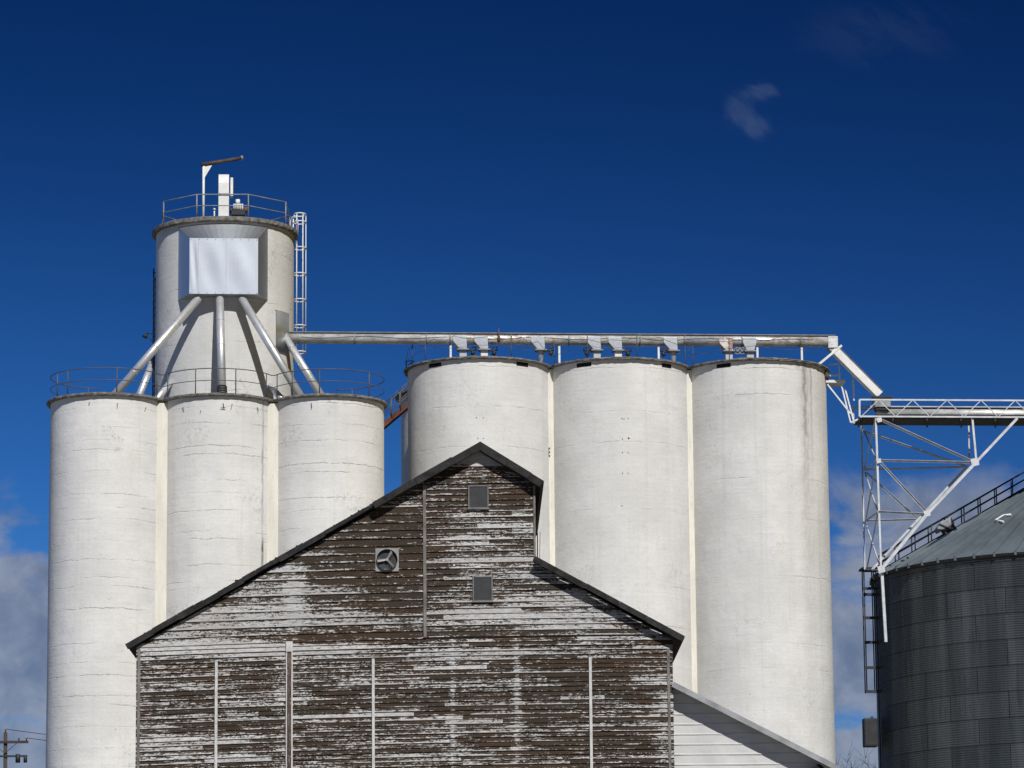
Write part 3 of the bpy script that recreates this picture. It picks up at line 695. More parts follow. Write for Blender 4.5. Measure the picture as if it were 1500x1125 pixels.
# hoppers below it
def hopper(x0_, label, kind, side, mt='galv_side'):
    q = onpipe(x0_+10); th_ = thing('conveyor_hopper', label, 'hopper', Vector((q.x, q.y, ZR)), 'discharge hoppers under the roof conveyor')
    w2 = 10/33.3
    zb = PZ-0.46; c_ = onpipe(x0_+(15 if kind != 'straight' else 11))
    hw = 0.17
    top = [q-U*w2, q+U*w2]; dx = (c_-q).dot(U)
    mb = MB()
    mb.prism([q-U*w2+Z*.1+N*.26, q-U*w2-Z*.12+N*.26, Vector((c_.x, c_.y, zb))-U*hw+N*.26, Vector((c_.x, c_.y, zb))+U*hw+N*.26, q+U*w2-Z*.12+N*.26, q+U*w2+Z*.1+N*.26], B*.5)
    mb.build('chute', M[mt], th_, bevel=.008)
    cc = Vector((c_.x, c_.y, zb))
    mb = MB(); mb.box(cc-Z*.03, (U*.26, N*.29, Z*.025)); mb.build('slide_gate', M['rail_grey'], th_)
    if kind == 'taper':
        mb = MB(); mb.lathe(cc, [(0.09, ZR+.02-zb), (0.17, -.06)], 4, a0=A+R(45), a1=A+R(45)+2*math.pi)
    else: mb = MB(); mb.box((cc+Vector((cc.x, cc.y, ZR)))/2-Z*.03, (U*.155, N*.16, Z*((zb-ZR)/2-.03)))
    o_ = mb.build('throat', M['galv_side'] if kind != 'white' else M['white_steel'], th_)
    hh = cc-Z*.02+U*side*.26
    mb = MB(); mb.tube([hh, hh+U*side*.3], 0.03, 8); mb.box(hh+U*side*.12, (U*.08, N*.08, Z*.05)); mb.build('gate_rod', M['dark_steel'], th_)
    wc = hh+U*side*.32; mb = MB(); rr_ = 0.15
    if mt == 'hopper_rust' or kind == 'straight':
        wc = wc+N*.2
        mb.tube([wc+U*rr_*math.cos(R(g_))+Z*rr_*math.sin(R(g_)) for g_ in range(0, 360, 20)], .022, 6, closed=True)
        for g_ in (0, 60, 120): mb.tube([wc+U*rr_*math.cos(R(g_))+Z*rr_*math.sin(R(g_)), wc-U*rr_*math.cos(R(g_))-Z*rr_*math.sin(R(g_))], .018, 6)
        mb.build('handwheel', M['rail_grey'], th_)
    else:
        mb.tube([wc-Z*.03, wc+Z*.13, wc+Z*.13-U*side*.2], .025, 8); mb.tube([wc-U*side*.1-Z*.05, wc-U*side*.18-Z*.22], .09, 10); mb.build('gate_crank', M['dark_steel'], th_)
hopper(663, 'grey hopper at the left end of the roof conveyor, beside a white post', 'box', 1)
hopper(694, 'grey hopper second from the left under the roof conveyor', 'white', 1)
hopper(777, 'tapering hopper above the first dip between the broad silo roofs', 'taper', 1)
hopper(859, 'hopper with its crank on the left, over the middle broad silo', 'box', -1)
hopper(890, 'hopper with its crank on the right, over the centre of the middle broad silo', 'white', 1)
hopper(971, 'tapering hopper above the second dip between the broad silo roofs', 'taper', -1)
hopper(1052, 'rust-red hopper under the stained stretch of the roof conveyor', 'box', 1, 'hopper_rust')
hopper(1087, 'straight grey hopper with a spoked handwheel near the right end of the roof conveyor', 'straight', -1)
# thin railing round the right block
rr = RR+0.0
pts = [right_c[0]+N*0-U*rr*1.0+Z*ZR+B*3]+arc(right_c[0], rr, -100, 70, ZR, 9)+arc(right_c[1], rr, -70, 70, ZR, 7)+arc(right_c[2], rr, -70, 55, ZR, 6)
posts = [near_col(pts, x) for x in (604, 624, 748, 812, 871, 936, 1005, 1016, 1085)]
th_ = thing('cable_guard', 'sagging thin wire guard round the roofs of the broad silos', 'railing', right_c[0]+Z*ZR)
mb = MB()
for i in range(len(pts)-1):
    a, b = pts[i]+Z*1.0, pts[i+1]+Z*random.uniform(.85, 1.05) if i < len(pts)-2 else pts[i+1]+Z
    pts[i+1] = pts[i+1]
    mb.tube([pts[i]+Z*(0.9+.1*math.sin(i*1.7)), (pts[i]+pts[i+1])/2+Z*(0.82+.1*math.sin(i*1.3)), pts[i+1]+Z*(0.9+.1*math.sin((i+1)*1.7))], 0.011, 5)
mb.build('top_wire', M['rail'], th_)
mb = MB()
for i in range(len(pts)-1): mb.tube([pts[i]+Z*(0.5+.08*math.sin(i*2.1)), pts[i+1]+Z*(0.5+.08*math.sin((i+1)*2.1))], 0.009, 5)
mb.build('lower_wire', M['rail'], th_)
for p_ in posts: MB().tube([p_, p_+Z*random.uniform(.95, 1.15)], 0.02, 6).build('post', M['rail'], th_)
q = hit(595, 545, right_c[0]+N*.3, N); q1 = q+Z*.5
mb = MB(); mb.tube([q, q1, q1+U*.35], .03, 6); mb.tube([q1+U*.1-Z*.18, q1+U*.35], .025, 6); mb.build('bent_post', M['dark_steel'], th_)
pr = onpipe(730)
mb = MB(); mb.tube([pr+N*.3-Z*.3, pr+N*.3+Z*.45], .022, 6); mb.tube([pr+N*.3-Z*.15, pr+N*.3+Z*.1], .06, 8)
solo(mb, 'warning_stake', M['rust'], pr+N*.3-Z*.3, 'short rusty stake standing up against the conveyor tube', 'stake')

# ================================================================== CHUTE, BRIDGE AND ITS TRESTLE
ic = thing('inclined_chute', 'pale box chute sloping down from the conveyor end to the bridge', 'chute', onpipe(1226)-Z*.4)
a = hit(1221, 512, onpipe(1219), N); b = hit(1288, 579, onpipe(1219)+U*2, N)
d_ = (b-a).normalized(); up_ = Vector(B).cross(d_).normalized()
if up_.z < 0: up_ = -up_
MB().bar(a, b, 0.42, 0.36, up_).build('duct', M['white_steel'], ic)
MB().bar(a+up_*.2+N*.2, b+up_*.2+N*.2, 0.04, 0.06, up_).build('edge_flange', M['rail'], ic)
MB().bar(a-up_*.2+N*.2, b-up_*.2+N*.2, 0.04, 0.06, up_).build('edge_flange', M['rail'], ic)
lb = thing('landing_platform', 'small steel landing with rails and braces at the right shoulder of the last silo', 'platform', hit(1212, 560, right_c[2], N))
def rl(px, py, off=0.0): return hit(px, py, right_c[2]+B*off, N)
MB().bar(rl(1199, 534, -1.2), rl(1233, 506, -1.2), 0.06, 0.1).build('brace', M['white_steel'], lb)
mb = MB(); mb.box((rl(1210, 561)+rl(1232, 562))/2, (U*.45, N*.5, Z*.06)); mb.build('deck', M['white_steel'], lb)
for off in (-.5, .5):
    for f_, t_ in (((1229, 533), (1230, 560)), ((1214, 534), (1231, 533)), ((1214, 550), (1231, 550)), ((1212, 563), (1246, 606)), ((1233, 566), (1246, 619)), ((1238, 570), (1251, 619)), ((1249, 545), (1251, 587)), ((1246, 619), (1262, 612))):
        MB().bar(rl(*f_, off), rl(*t_, off), 0.06, 0.06).build('brace', M['grey_steel'] if off > 0 else M['white_steel'], lb)

BR0 = onpipe(1258)          # depth line of the bridge
def bz(px, py, off=0.0): return hit(px, py, BR0+B*off, N)
FZ, RZ_ = -0.75, 0.95        # front and rear truss offsets
br = thing('conveyor_bridge', 'horizontal lattice bridge carrying a tube conveyor off to the right', 'bridge', bz(1258, 612, FZ))
zt3, zb3 = bz(1258, 585.5, FZ).z, bz(1258, 610, FZ).z
def bl_(px, z, off): 
    q = line_x(px, Vector((BR0.x, BR0.y, z))+B*off, U); return q
XE = 1640
for off, mt in ((FZ, 'trestle'), (RZ_, 'grey_steel')):
    xo = 0 if off == FZ else -9
    for z_, nm in ((zt3, 'top_chord'), (zb3, 'bottom_chord')):
        MB().bar(bl_(1259+xo, z_, off), bl_(XE, z_, off), 0.07, 0.07).build(nm, M[mt], br)
    MB().bar(bl_(1259+xo, zt3, off), bl_(1259+xo, zb3, off), 0.08, 0.08).build('end_post', M[mt], br)
    x = 1262+xo; k = 0
    while x < XE-25:
        za, zb_ = (zb3, zt3) if k % 2 == 0 else (zt3, zb3)
        MB().bar(bl_(x, za, off-.01), bl_(x+25, zb_, off-.01), 0.036, 0.036).build('lattice_bar', M['grey_steel'], br); x += 25; k += 1
zmid = (zt3+zb3)/2
MB().tube([bl_(1284, zmid-.10, 0.1), bl_(XE, zmid-.10, 0.1)], 0.25, 24).build('tube', M['pipe'], br)
MB().bar(bl_(1284, zmid+.16, 0.1), bl_(XE, zmid+.16, 0.1), 0.4, 0.04).build('tube_lid', M['dark_steel'], br)
MB().bar(bl_(1255, zb3-.07, .1), bl_(XE, zb3-.07, .1), 1.6, 0.05).build('floor', M['dark_steel'], br)
for x in range(1258, XE, 50):
    MB().bar(bl_(x, zb3-.11, FZ), bl_(x, zb3-.11, RZ_), 0.08, 0.14).build('cross_beam', M['dark_steel'], br)
rz = zt3+.0
MB().tube([bl_(1256, zmid+.25, RZ_-.05), bl_(XE, zmid+.25, RZ_-.05)], .025, 8).build('handrail', M['rail_grey'], br)
hp = thing('transfer_hopper', 'squat grey inlet hopper where the inclined chute meets the bridge', 'hopper', bz(1288, 600, .1))
q = bz(1291, 588, 0.0)
mb = MB(); mb.box(q-Z*.12, (U*.36, N*.36, Z*.20)); mb.build('body', M['rail_grey'], hp, bevel=.02)
mb = MB(); mb.box(q+Z*.13, (U*.44, N*.42, Z*.04)); mb.build('lid', M['dark_steel'], hp)
mb = MB(); mb.box(q-Z*.38, (U*.28, N*.3, Z*.05)); mb.build('flange', M['dark_steel'], hp)

tr = thing('trestle', 'white braced steel trestle holding up the conveyor bridge beside the dark bin', 'trestle', bz(1298, 940, FZ))
DR = 2.7
front = [((1283, 613), (1291, 838), .12), ((1292, 836), (1298, 940), .17), ((1288, 614), (1427, 677), .11), ((1286, 674.5), (1424, 677.5), .10),
         ((1289, 677), (1359, 752), .10), ((1287, 749.5), (1357, 753), .10), ((1424.5, 613), (1430, 673), .13), ((1490, 613), (1429, 678), .13),
         ((1429, 678), (1358, 753), .15), ((1358, 753), (1291, 834), .16)]
rear = [((1262, 624), (1267, 835), .10), ((1264, 631), (1418, 684), .10), ((1266, 688), (1412, 684), .09), ((1269, 692), (1345, 761), .09),
        ((1267, 763), (1343, 761), .09), ((1419, 618), (1420, 673), .10), ((1417, 683), (1345, 761), .12), ((1345, 761), (1277, 835), .12)]
for f_, t_, w_ in front: MB().angle(bz(*f_, FZ), bz(*t_, FZ), w_*.85).build('leg' if f_[0] < 1293 and t_[0] < 1299 and abs(f_[1]-t_[1]) > 90 else 'brace', M['trestle'], tr)
for f_, t_, w_ in rear: MB().angle(bz(*f_, FZ+DR), bz(*t_, FZ+DR), w_*.8).build('leg' if f_[0] == 1262 else 'brace', M['grey_steel'], tr)
for f_, t_ in (((1282, 615), (1266, 688)), ((1265, 630), (1284, 675)), ((1284, 675), (1268, 763)), ((1267, 692), (1286, 750)), ((1286, 750), (1270, 832)), ((1268, 766), (1290, 832)), ((1284, 675), (1266, 688)), ((1286, 750), (1268, 763)), ((1283, 613), (1263, 624)), ((1291, 835), (1268, 834))):
    fo = FZ if f_[0] > 1275 else FZ+DR; to = FZ if t_[0] > 1275 else FZ+DR
    MB().bar(bz(*f_, fo), bz(*t_, to), .055, .055).build('cross_brace', M['grey_steel'], tr)
for x, y, s_ in ((1287, 675, .12), (1428, 677, .2), (1358, 752, .16), (1288, 615, .12), (1291, 834, .18)):
    q = bz(x, y, FZ-.07); MB().prism([q-U*s_+Z*s_*.7, q-U*s_*.6-Z*s_, q+U*s_-Z*s_*.6, q+U*s_*.8+Z*s_], B*.015).build('gusset_plate', M['trestle'], tr)

# ================================================================== GRAIN BIN
RB = 9.05
BC = bz(1574, 845, FZ+3.3+0.6)
zE = line_x(1283, Vector((BC.x, BC.y, BC.z)), U).z
zE = hit(1283, 845, BC, N).z; BC.z = 0
gb = thing('grain_bin', 'large dark corrugated steel bin with a conical roof at the right edge', 'grain bin', BC)
MB().lathe(BC, [(RB, 0), (RB, zE)], 220).build('wall', M['bin'], gb)
# proud stiffener seams
slope = math.tan(R(29.5))
mb = MB(); mb.lathe(BC, [(RB+.16, zE-.05), (RB*.5, zE+RB*.5*slope), (0.8, zE+(RB-.8)*slope)], 60); mb.build('roof', M['bin_roof'], gb)
rb_ = bpy.data.objects['roof']
mb = MB()
for k in range(60):
    a = 2*math.pi*k/60; dv = Vector((math.sin(a), -math.cos(a), 0))
    mb.bar(BC+dv*(RB+.18)+Z*(zE-.02), BC+dv*0.9+Z*(zE+(RB-.9)*slope+.04), .07, .14)
    mb.box(BC+dv*(RB+.12)+Z*(zE-.08), (dv*.06, dv.cross(Z)*.05, Z*.08))
mb.build('roof_ribs', M['bin_roof'], gb)
MB().lathe(BC, [(RB+.02, zE-.20), (RB+.13, zE-.13), (RB+.13, zE-.04)], 160).build('eave', M['dark_steel'], gb)
MB().lathe(BC, [(0.95, zE+(RB-1)*slope-.1), (0.95, zE+(RB-1)*slope+.35), (.1, zE+(RB-1)*slope+.75)], 32, cap_top=True).build('peak_cap', M['bin_roof'], gb)
# white hook on the roof
def roofpt(px, py, h=0.05):
    d = ray(px, py); lo, hi = 120.0/d.y, 190.0/d.y
    def above(k): 
        q = CAM+d*k; r = math.hypot(q.x-BC.x, q.y-BC.y); return q.z > zE+(RB-r)*slope
    k = lo; step = (hi-lo)/4000; prev = above(k)
    while k < hi:
        k += step
        q = CAM+d*k
        if math.hypot(q.x-BC.x, q.y-BC.y) < RB and not above(k): return q+Z*h
    return CAM+d*hi
mb = MB(); ps = [roofpt(1481, 757, .1), roofpt(1470, 759, .12), roofpt(1458, 766, .12), roofpt(1470, 767.5, .1)]
mb.tube(ps, 0.05, 8)
solo(mb, 'lifting_ring', M['white_steel'], ps[2], 'white bent bracket lying on the bin roof', 'bracket')
# ladder along the left of the bin roof
gl = thing('roof_ladder', 'dark handrailed ladder climbing the bin roof along its left slope', 'ladder', BC-U*RB+Z*zE)
def rfp(a, r, h): 
    dv = -U*math.cos(R(a))+N*math.sin(R(a)); return BC+dv*r+Z*(zE+(RB-r)*slope+h)
for a in (3, -4.0):
    q0, q1 = rfp(a, RB-.2, .05), rfp(a, 1.2, .05)
    for h, nm in ((.12, 'side_rail'), (0.5, 'handrail'), (0.85, 'handrail')): MB().tube([q0+Z*h, q1+Z*h], .03, 8).build(nm, M['dark_steel'], gl)
    for k in range(11): 
        q = q0.lerp(q1, k/10); MB().tube([q, q+Z*.86], .028, 6).build('post', M['dark_steel'], gl)
for k in range(24): a_ = rfp(3, RB-.2-k*.33, .15); b_ = rfp(-4, RB-.2-k*.33, .15); MB().tube([a_, b_], .02, 6).build('rung', M['dark_steel'], gl)
q = roofpt(1392, 768, .25)
vt = thing('roof_vent', 'grey hooded vent on the lower left slope of the bin roof', 'vent', q)
q = hit(1385, 770, BC+N*1.2, N)
sl_ = (U+Z*slope).normalized(); nu = (Z-U*slope).normalized()
mb = MB(); mb.prism([q-sl_*.42-nu*.10, q-sl_*.40+nu*.10, q-sl_*.1+nu*.24, q+sl_*.42+nu*.22, q+sl_*.45-nu*.12], B*.7); mb.build('hood', M['rail_grey'], vt, bevel=.04)
mb = MB(); mb.box(q-nu*.24+sl_*.1+B*.3, (sl_*.28, B*.28, nu*.16)); mb.build('neck', M['dark_steel'], vt)
# caged ladder on the bin wall
bn = thing('caged_ladder', 'dark caged ladder hanging down the left side of the steel bin', 'ladder', bz(1275, 1015, 3.2))
def wl(px, py, off=3.0): return hit(px, py, BR0+B*off, N)
za, zc3 = wl(1265, 832).z, wl(1265, 1014).z
XA = [wl(x, 900) for x in (1267, 1281)]
for k, xx in enumerate(XA):
    for o_ in (0, .45): MB().tube([Vector((xx.x, xx.y, za))+B*o_, Vector((xx.x, xx.y, zc3+(0 if k == 0 else 0)))+B*o_], .028, 8).build('cage_bar', M['dark_steel'], bn)
for y in (836, 862, 871, 905, 941, 978, 1013):
    z_ = wl(1270, y).z; a_, b_ = XA
    MB().bar(Vector((a_.x, a_.y, z_))-U*.04, Vector((b_.x+.15, b_.y, z_)), .06, .13).build('hoop', M['dark_steel'], bn)
mb = MB(); z_ = wl(1270, 834).z; mb.box(Vector((XA[0].x, XA[0].y, z_))+U*.45, (U*.6, B*.5, Z*.04)); mb.build('landing', M['dark_steel'], bn)
mb = MB(); k = zc3-3.3
xr_ = XA[1]+U*.1
mb.tube([Vector((xr_.x, xr_.y, 3)), Vector((xr_.x, xr_.y, za))], .025, 6); mb.build('rail', M['dark_steel'], bn)
q = (wl(1265, 1052)+wl(1284, 1095))/2
cb = thing('control_box', 'dark box fixed to the left side of the steel bin below the ladder', 'box', q)
mb = MB(); mb.box(q, (U*.30, B*.3, Z*.63)); mb.build('cabinet', M['dark_steel'], cb, bevel=.02)
mb = MB(); mb.box(q+N*.31, (U*.26, N*.012, Z*.57)); mb.build('door', M['dark_steel'], cb, bevel=.008)
mb = MB(); mb.box(q+U*.1+Z*.68, (U*.05, B*.05, Z*.05)); mb.build('conduit_stub', M['dark_steel'], cb)

# ================================================================== BARN
AB = R(0.8)
UB = Vector((math.cos(AB), math.sin(AB), 0)); BB = Vector((-math.sin(AB), math.cos(AB), 0)); NB = -BB
O = hit(200, 950, (0, 86, 0), Vector((0, 1, 0))); O.z = 0
def bf(px, py, off=0.0):                 # local (x, z) on the barn face plane moved off metres towards the viewer
    q = hit(px, py, O+NB*off, NB); return ((q-O).dot(UB), q.z)
def bp(x, off, z): return O+UB*x+NB*off+Z*z
import numpy as np
belt = [bf(*p_) for p_ in ((200, 948.7), (418, 941.5), (600, 935.6), (757, 933.5), (977, 931))]
gx_ = np.polyfit([b[0] for b in belt], [b[1] for b in belt], 2)
z_belt = float(np.polyval(gx_, 6.0))
def sag(x): return float(np.polyval(gx_, x))-z_belt
W = bf(985, 950)[0]
XC0, XC1 = bf(622, 800)[0], bf(783.5, 770)[0]
APX = bf(703, 658); EVL = bf(200, 948); 
lsl = (APX[1]-EVL[1])/(APX[0]-EVL[0])
RC = bf(783.5, 710); rsl = (APX[1]-RC[1])/(RC[0]-APX[0])
LR0 = bf(783.5, 824); LR1 = bf(985, 937); lrs = (LR0[1]-LR1[1])/(LR1[0]-LR0[0])
def left_x(z): return 0.0 if z < EVL[1] else min(APX[0], (z-EVL[1])/lsl)
def right_x(z):
    if z < LR1[1]: return W
    if z < LR0[1]: return LR1[0]-(z-LR1[1])/lrs
    if z < RC[1]: return XC1
    return max(APX[0], RC[0]-(z-RC[1])/rsl)
barn = thing('wooden_barn', 'weathered gabled wooden elevator building with peeling white paint in the foreground', 'barn', bp(W/2, 0, 0))
zones = [(495, 936, 105, 5, .75), (640, 928, 90, 5, .45), (870, 928, 90, 5, -.3), (280, 943, 70, 4, -.4), (700, 672, 60, 12, -.75), (655, 720, 55, 45, .20), (745, 715, 40, 45, .24), (700, 790, 50, 30, -.22), (700, 752, 60, 8, -.2), (740, 865, 60, 50, -.05), (560, 760, 60, 50, .12), (585, 860, 45, 70, .34),
         (520, 800, 50, 30, .12), (432, 850, 9, 60, -.40), (400, 860, 50, 30, -.15), (470, 900, 120, 18, -.15), (300, 915, 90, 25, -.38), (860, 880, 70, 40, -.28), (780, 905, 100, 14, -.2), (560, 912, 70, 8, -.35), (600, 715, 20, 20, -.2),
         (663, 1040, 3.0, 110, -.32), (757, 1040, 3.6, 110, -.36), (757, 1010, 14, 60, -.08), (450, 950, 400, 9, -.30), (880, 1030, 90, 80, .20), (700, 720, 80, 18, .12), (560, 1090, 80, 25, -.05), (620, 1010, 80, 40, .05), (270, 1010, 60, 30, .14), (480, 1080, 50, 40, .08), (975, 1060, 14, 60, -.25), (412, 1040, 8, 100, -.15)]
def wear_at(x, z):
    px, py = proj(bp(x, 0, z)); v = 0.66 if py < 936 else 0.66
    for zx, zy, sx, sy, a in zones:
        e = ((px-zx)/sx)**2+((py-zy)/sy)**2
        if e < 9: v += a*math.exp(-e/1.6)
    return v
def siding(mb, cols, s0, s1, expo, proud, xl_f, xr_f, step=0.13, maxlen=(2.5, 5.0), clip=None):
    s = s0
    while s < s1-1e-6:
        e = min(expo, s1-s); zc = s+e/2
        xl0, xl1 = xl_f(s+0.001), xl_f(s+e-.001); xr0, xr1 = xr_f(s+.001), xr_f(s+e-.001)
        if abs(xr0-xr1) > 0.6: xr0 = xr1 = xr_f(zc)
        if xr0-xl0 < 0.02: s += e; continue
        joints = []; x = xl0+random.uniform(.3, maxlen[1])
        while x < xr0: joints.append(x); x += random.uniform(*maxlen)
        n = max(2, int((xr0-xl0)/step)); bt_, bs, bw = random.random(), random.random(), random.gauss(0, .15)
        warp = random.gauss(0, .004)
        prev = 0
        for k in range(n):
            t0, t1 = k/n, (k+1)/n
            xm = xl0+(xr0-xl0)*(t0+t1)/2
            while joints and xm > joints[0]: joints.pop(0); bt_, bs, bw = random.random(), random.random(), random.gauss(0, .15)
            P = []
            for tt, top in ((t0, 0), (t1, 0), (t1, 1), (t0, 1)):
                xx = (xl1+(xr1-xl1)*tt) if top else (xl0+(xr0-xl0)*tt)
                P.append((xx, (s+e if top else s)+sag(xx)))
            pr_ = proud+warp
            i = len(mb.v)
            mb.v += [bp(P[0][0], pr_, P[0][1]), bp(P[1][0], pr_, P[1][1]), bp(P[2][0], 0.002, P[2][1]), bp(P[3][0], 0.002, P[3][1]),
                     bp(P[0][0], 0.0, P[0][1]+.002), bp(P[1][0], 0.0, P[1][1]+.002)]
            mb.f.append((i, i+1, i+2, i+3)); mb.f.append((i+4, i+5, i+1, i))
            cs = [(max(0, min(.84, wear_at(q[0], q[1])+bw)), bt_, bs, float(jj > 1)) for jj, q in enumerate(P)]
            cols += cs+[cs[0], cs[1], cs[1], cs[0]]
        s += e
def finish_siding(mb, cols, name, parent):
    off = Vector(parent['_o']); me = bpy.data.meshes.new(name)
    me.from_pydata([tuple(p-off) for p in mb.v], [], mb.f)
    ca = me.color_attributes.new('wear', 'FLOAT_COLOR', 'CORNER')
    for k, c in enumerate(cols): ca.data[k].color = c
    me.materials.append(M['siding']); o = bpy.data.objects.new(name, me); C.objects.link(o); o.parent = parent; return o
# the boards: s is height measured along the sagging courses
lo = lambda s: left_x(s+sag(left_x(s))) ; 
def lo(s): 
    x = 0.0
    for _ in range(4): x = left_x(s+sag(x))
    return x
def hi_(s):
    x = W
    for _ in range(4): x = right_x(s+sag(min(W, x)))
    return x
mb, cols = MB(), []
siding(mb, cols, 0.0, z_belt-7.2, 0.2, .014, lambda s: 0.0, lambda s: W, step=1.0)
siding(mb, cols, z_belt-7.2, z_belt, 0.103, .026, lambda s: 0.0, hi_, step=.05, maxlen=(1.0, 2.8))
finish_siding(mb, cols, 'lower_wall', barn)
mb, cols = MB(), []
ztop_ = APX[1]-sag(APX[0])
siding(mb, cols, z_belt, ztop_, 0.178, .027, lo, lambda s: min(hi_(s), XC0-.01) if s > z_belt+.0 else hi_(s))
finish_siding(mb, cols, 'gable_wall', barn)
mb, cols = MB(), []
siding(mb, cols, z_belt+.03, ztop_, 0.130, .026, lambda s: max(lo(s), XC0+.03), hi_, maxlen=(1.2, 3.0))
for q in mb.v: q += NB*0.012
finish_siding(mb, cols, 'tower_wall', barn)
# body behind the boards
mb = MB(); DEP = 7.6
out_ = [(0.02, 0), (0.02, EVL[1]-.04), (APX[0], APX[1]-.05), (XC1-.02, RC[1]-.05), (XC1-.02, LR0[1]-.05), (W-.02, LR1[1]-.05), (W-.02, 0)]
mb.prism([bp(x, -.004, z) for x, z in out_], BB*DEP); mb.build('side_and_back_walls', M['corner'], barn)
# trim
def vert(px0, px1, py0, py1, off, th, mt, nm):
    a, b = bf((px0+px1)/2, py0), bf((px0+px1)/2, py1); hw = (px1-px0)/2/65
    mb = MB(); mb.box(bp((a[0]+b[0])/2, off, (a[1]+b[1])/2), (UB*hw, NB*th, Z*(a[1]-b[1])/2)); mb.build(nm, M[mt], barn)
vert(199, 203, 951, 1600, .02, .022, 'corner', 'corner_board'); vert(982, 986, 951, 1600, .02, .022, 'corner', 'corner_board')
vert(620, 624.5, 712, 934, .03, .028, 'corner', 'corner_board'); vert(781.5, 784.5, 712, 822, .03, .03, 'corner', 'corner_board')
vert(313.5, 317.5, 968, 1600, .03, .03, 'batten', 'batten'); vert(419, 428, 941, 1600, .02, .026, 'batten_brown', 'batten')
vert(418.5, 420, 940, 1600, .035, .025, 'batten', 'batten_edge'); vert(426.5, 428.5, 940, 1600, .035, .025, 'batten', 'batten_edge')
vert(545.5, 549.5, 965, 1600, .03, .03, 'batten', 'batten'); vert(866.5, 870.5, 963, 1600, .03, .03, 'batten', 'batten')
vert(419, 428, 940, 955, .05, .02, 'batten', 'patch')
# windows and fan
def window(px0, px1, py0, py1, nm='window'):
    a, b = bf(px0, py1, .04), bf(px1, py0, .04); c_ = bp((a[0]+b[0])/2, .04, (a[1]+b[1])/2); hx, hz = (b[0]-a[0])/2, (b[1]-a[1])/2
    mb = MB(); t_ = .013
    for s_ in (-1, 1): mb.box(c_+UB*s_*(hx-t_), (UB*t_, NB*.028, Z*hz)); mb.box(c_+Z*s_*(hz-t_), (UB*(hx-2*t_), NB*.026, Z*t_))
    w_ = mb.build(nm, M['grey_frame'], barn); 
    mb = MB(); mb.box(c_, (UB*(hx-2*t_), NB*.012, Z*(hz-2*t_))); mb.build('screen', M['screen'], w_)
    mb = MB(); mb.box(c_-Z*(hz+.012), (UB*(hx+.02), NB*.045, Z*.010)); mb.build('sill', M['corner'], w_)
window(686, 715.5, 711, 745); window(692.5, 721.5, 844, 881)
fx = thing('exhaust_fan', 'square plate with a round three-bladed fan set in the brown gable boards', 'fan', bp(*((lambda q: (q[0], .05, q[1]))(bf(567, 820)))))
a = bf(550, 837, .05); b = bf(584, 803, .05); cx, cz = (a[0]+b[0])/2, (a[1]+b[1])/2; hh = (b[0]-a[0])/2
c_ = bp(cx, .05, cz); rad = hh*.9
mb = MB(); n = 40
for k in range(n):       # plate with a round hole
    g0, g1 = 2*math.pi*k/n, 2*math.pi*(k+1)/n
    def sq(g): m__ = max(abs(math.cos(g)), abs(math.sin(g))); return UB*hh*math.cos(g)/m__+Z*hh*math.sin(g)/m__
    def ci(g): return UB*rad*math.cos(g)+Z*rad*math.sin(g)
    mb.quad(c_+ci(g0), c_+sq(g0), c_+sq(g1), c_+ci(g1)); mb.quad(c_+sq(g0), c_+sq(g0)+BB*.04, c_+sq(g1)+BB*.04, c_+sq(g1))
mb.build('plate', M['fan_plate'], fx)
mb = MB()
for k in range(n):
    g0, g1 = 2*math.pi*k/n, 2*math.pi*(k+1)/n
    mb.quad(c_+ci(g0)+NB*.06, c_+ci(g1)+NB*.06, c_+ci(g1)-NB*.022, c_+ci(g0)-NB*.022, smooth=True)
mb.build('shroud', M['fan_plate'], fx)
MB().tube([c_-NB*.026, c_-NB*.020], rad, 40).build('throat', M['fan_hood'], fx)
for g_ in (60, 188, 312):
    dv = UB*math.cos(R(g_))+Z*math.sin(R(g_)); pv = dv.cross(NB)
    mb = MB(); mb.prism([c_+dv*.02-pv*.018+NB*.03, c_+dv*rad*.93-pv*.03+NB*.04, c_+dv*rad*.93+pv*.03+NB*.01, c_+dv*.02+pv*.018+NB*.02], NB*.006); mb.build('blade', M['fan_plate'], fx)
    mb = MB(); mb.prism([c_+dv*rad*.15+NB*.0, c_+dv*rad*.9+NB*.0, c_+dv*rad*.85+pv*rad*.38-NB*.012, c_+dv*rad*.2+pv*rad*.2-NB*.012], NB*.005); mb.build('blade', M['fan_hood'], fx)
MB().tube([c_+NB*.0, c_+NB*.06], .035, 14).build('hub', M['fan_plate'], fx)
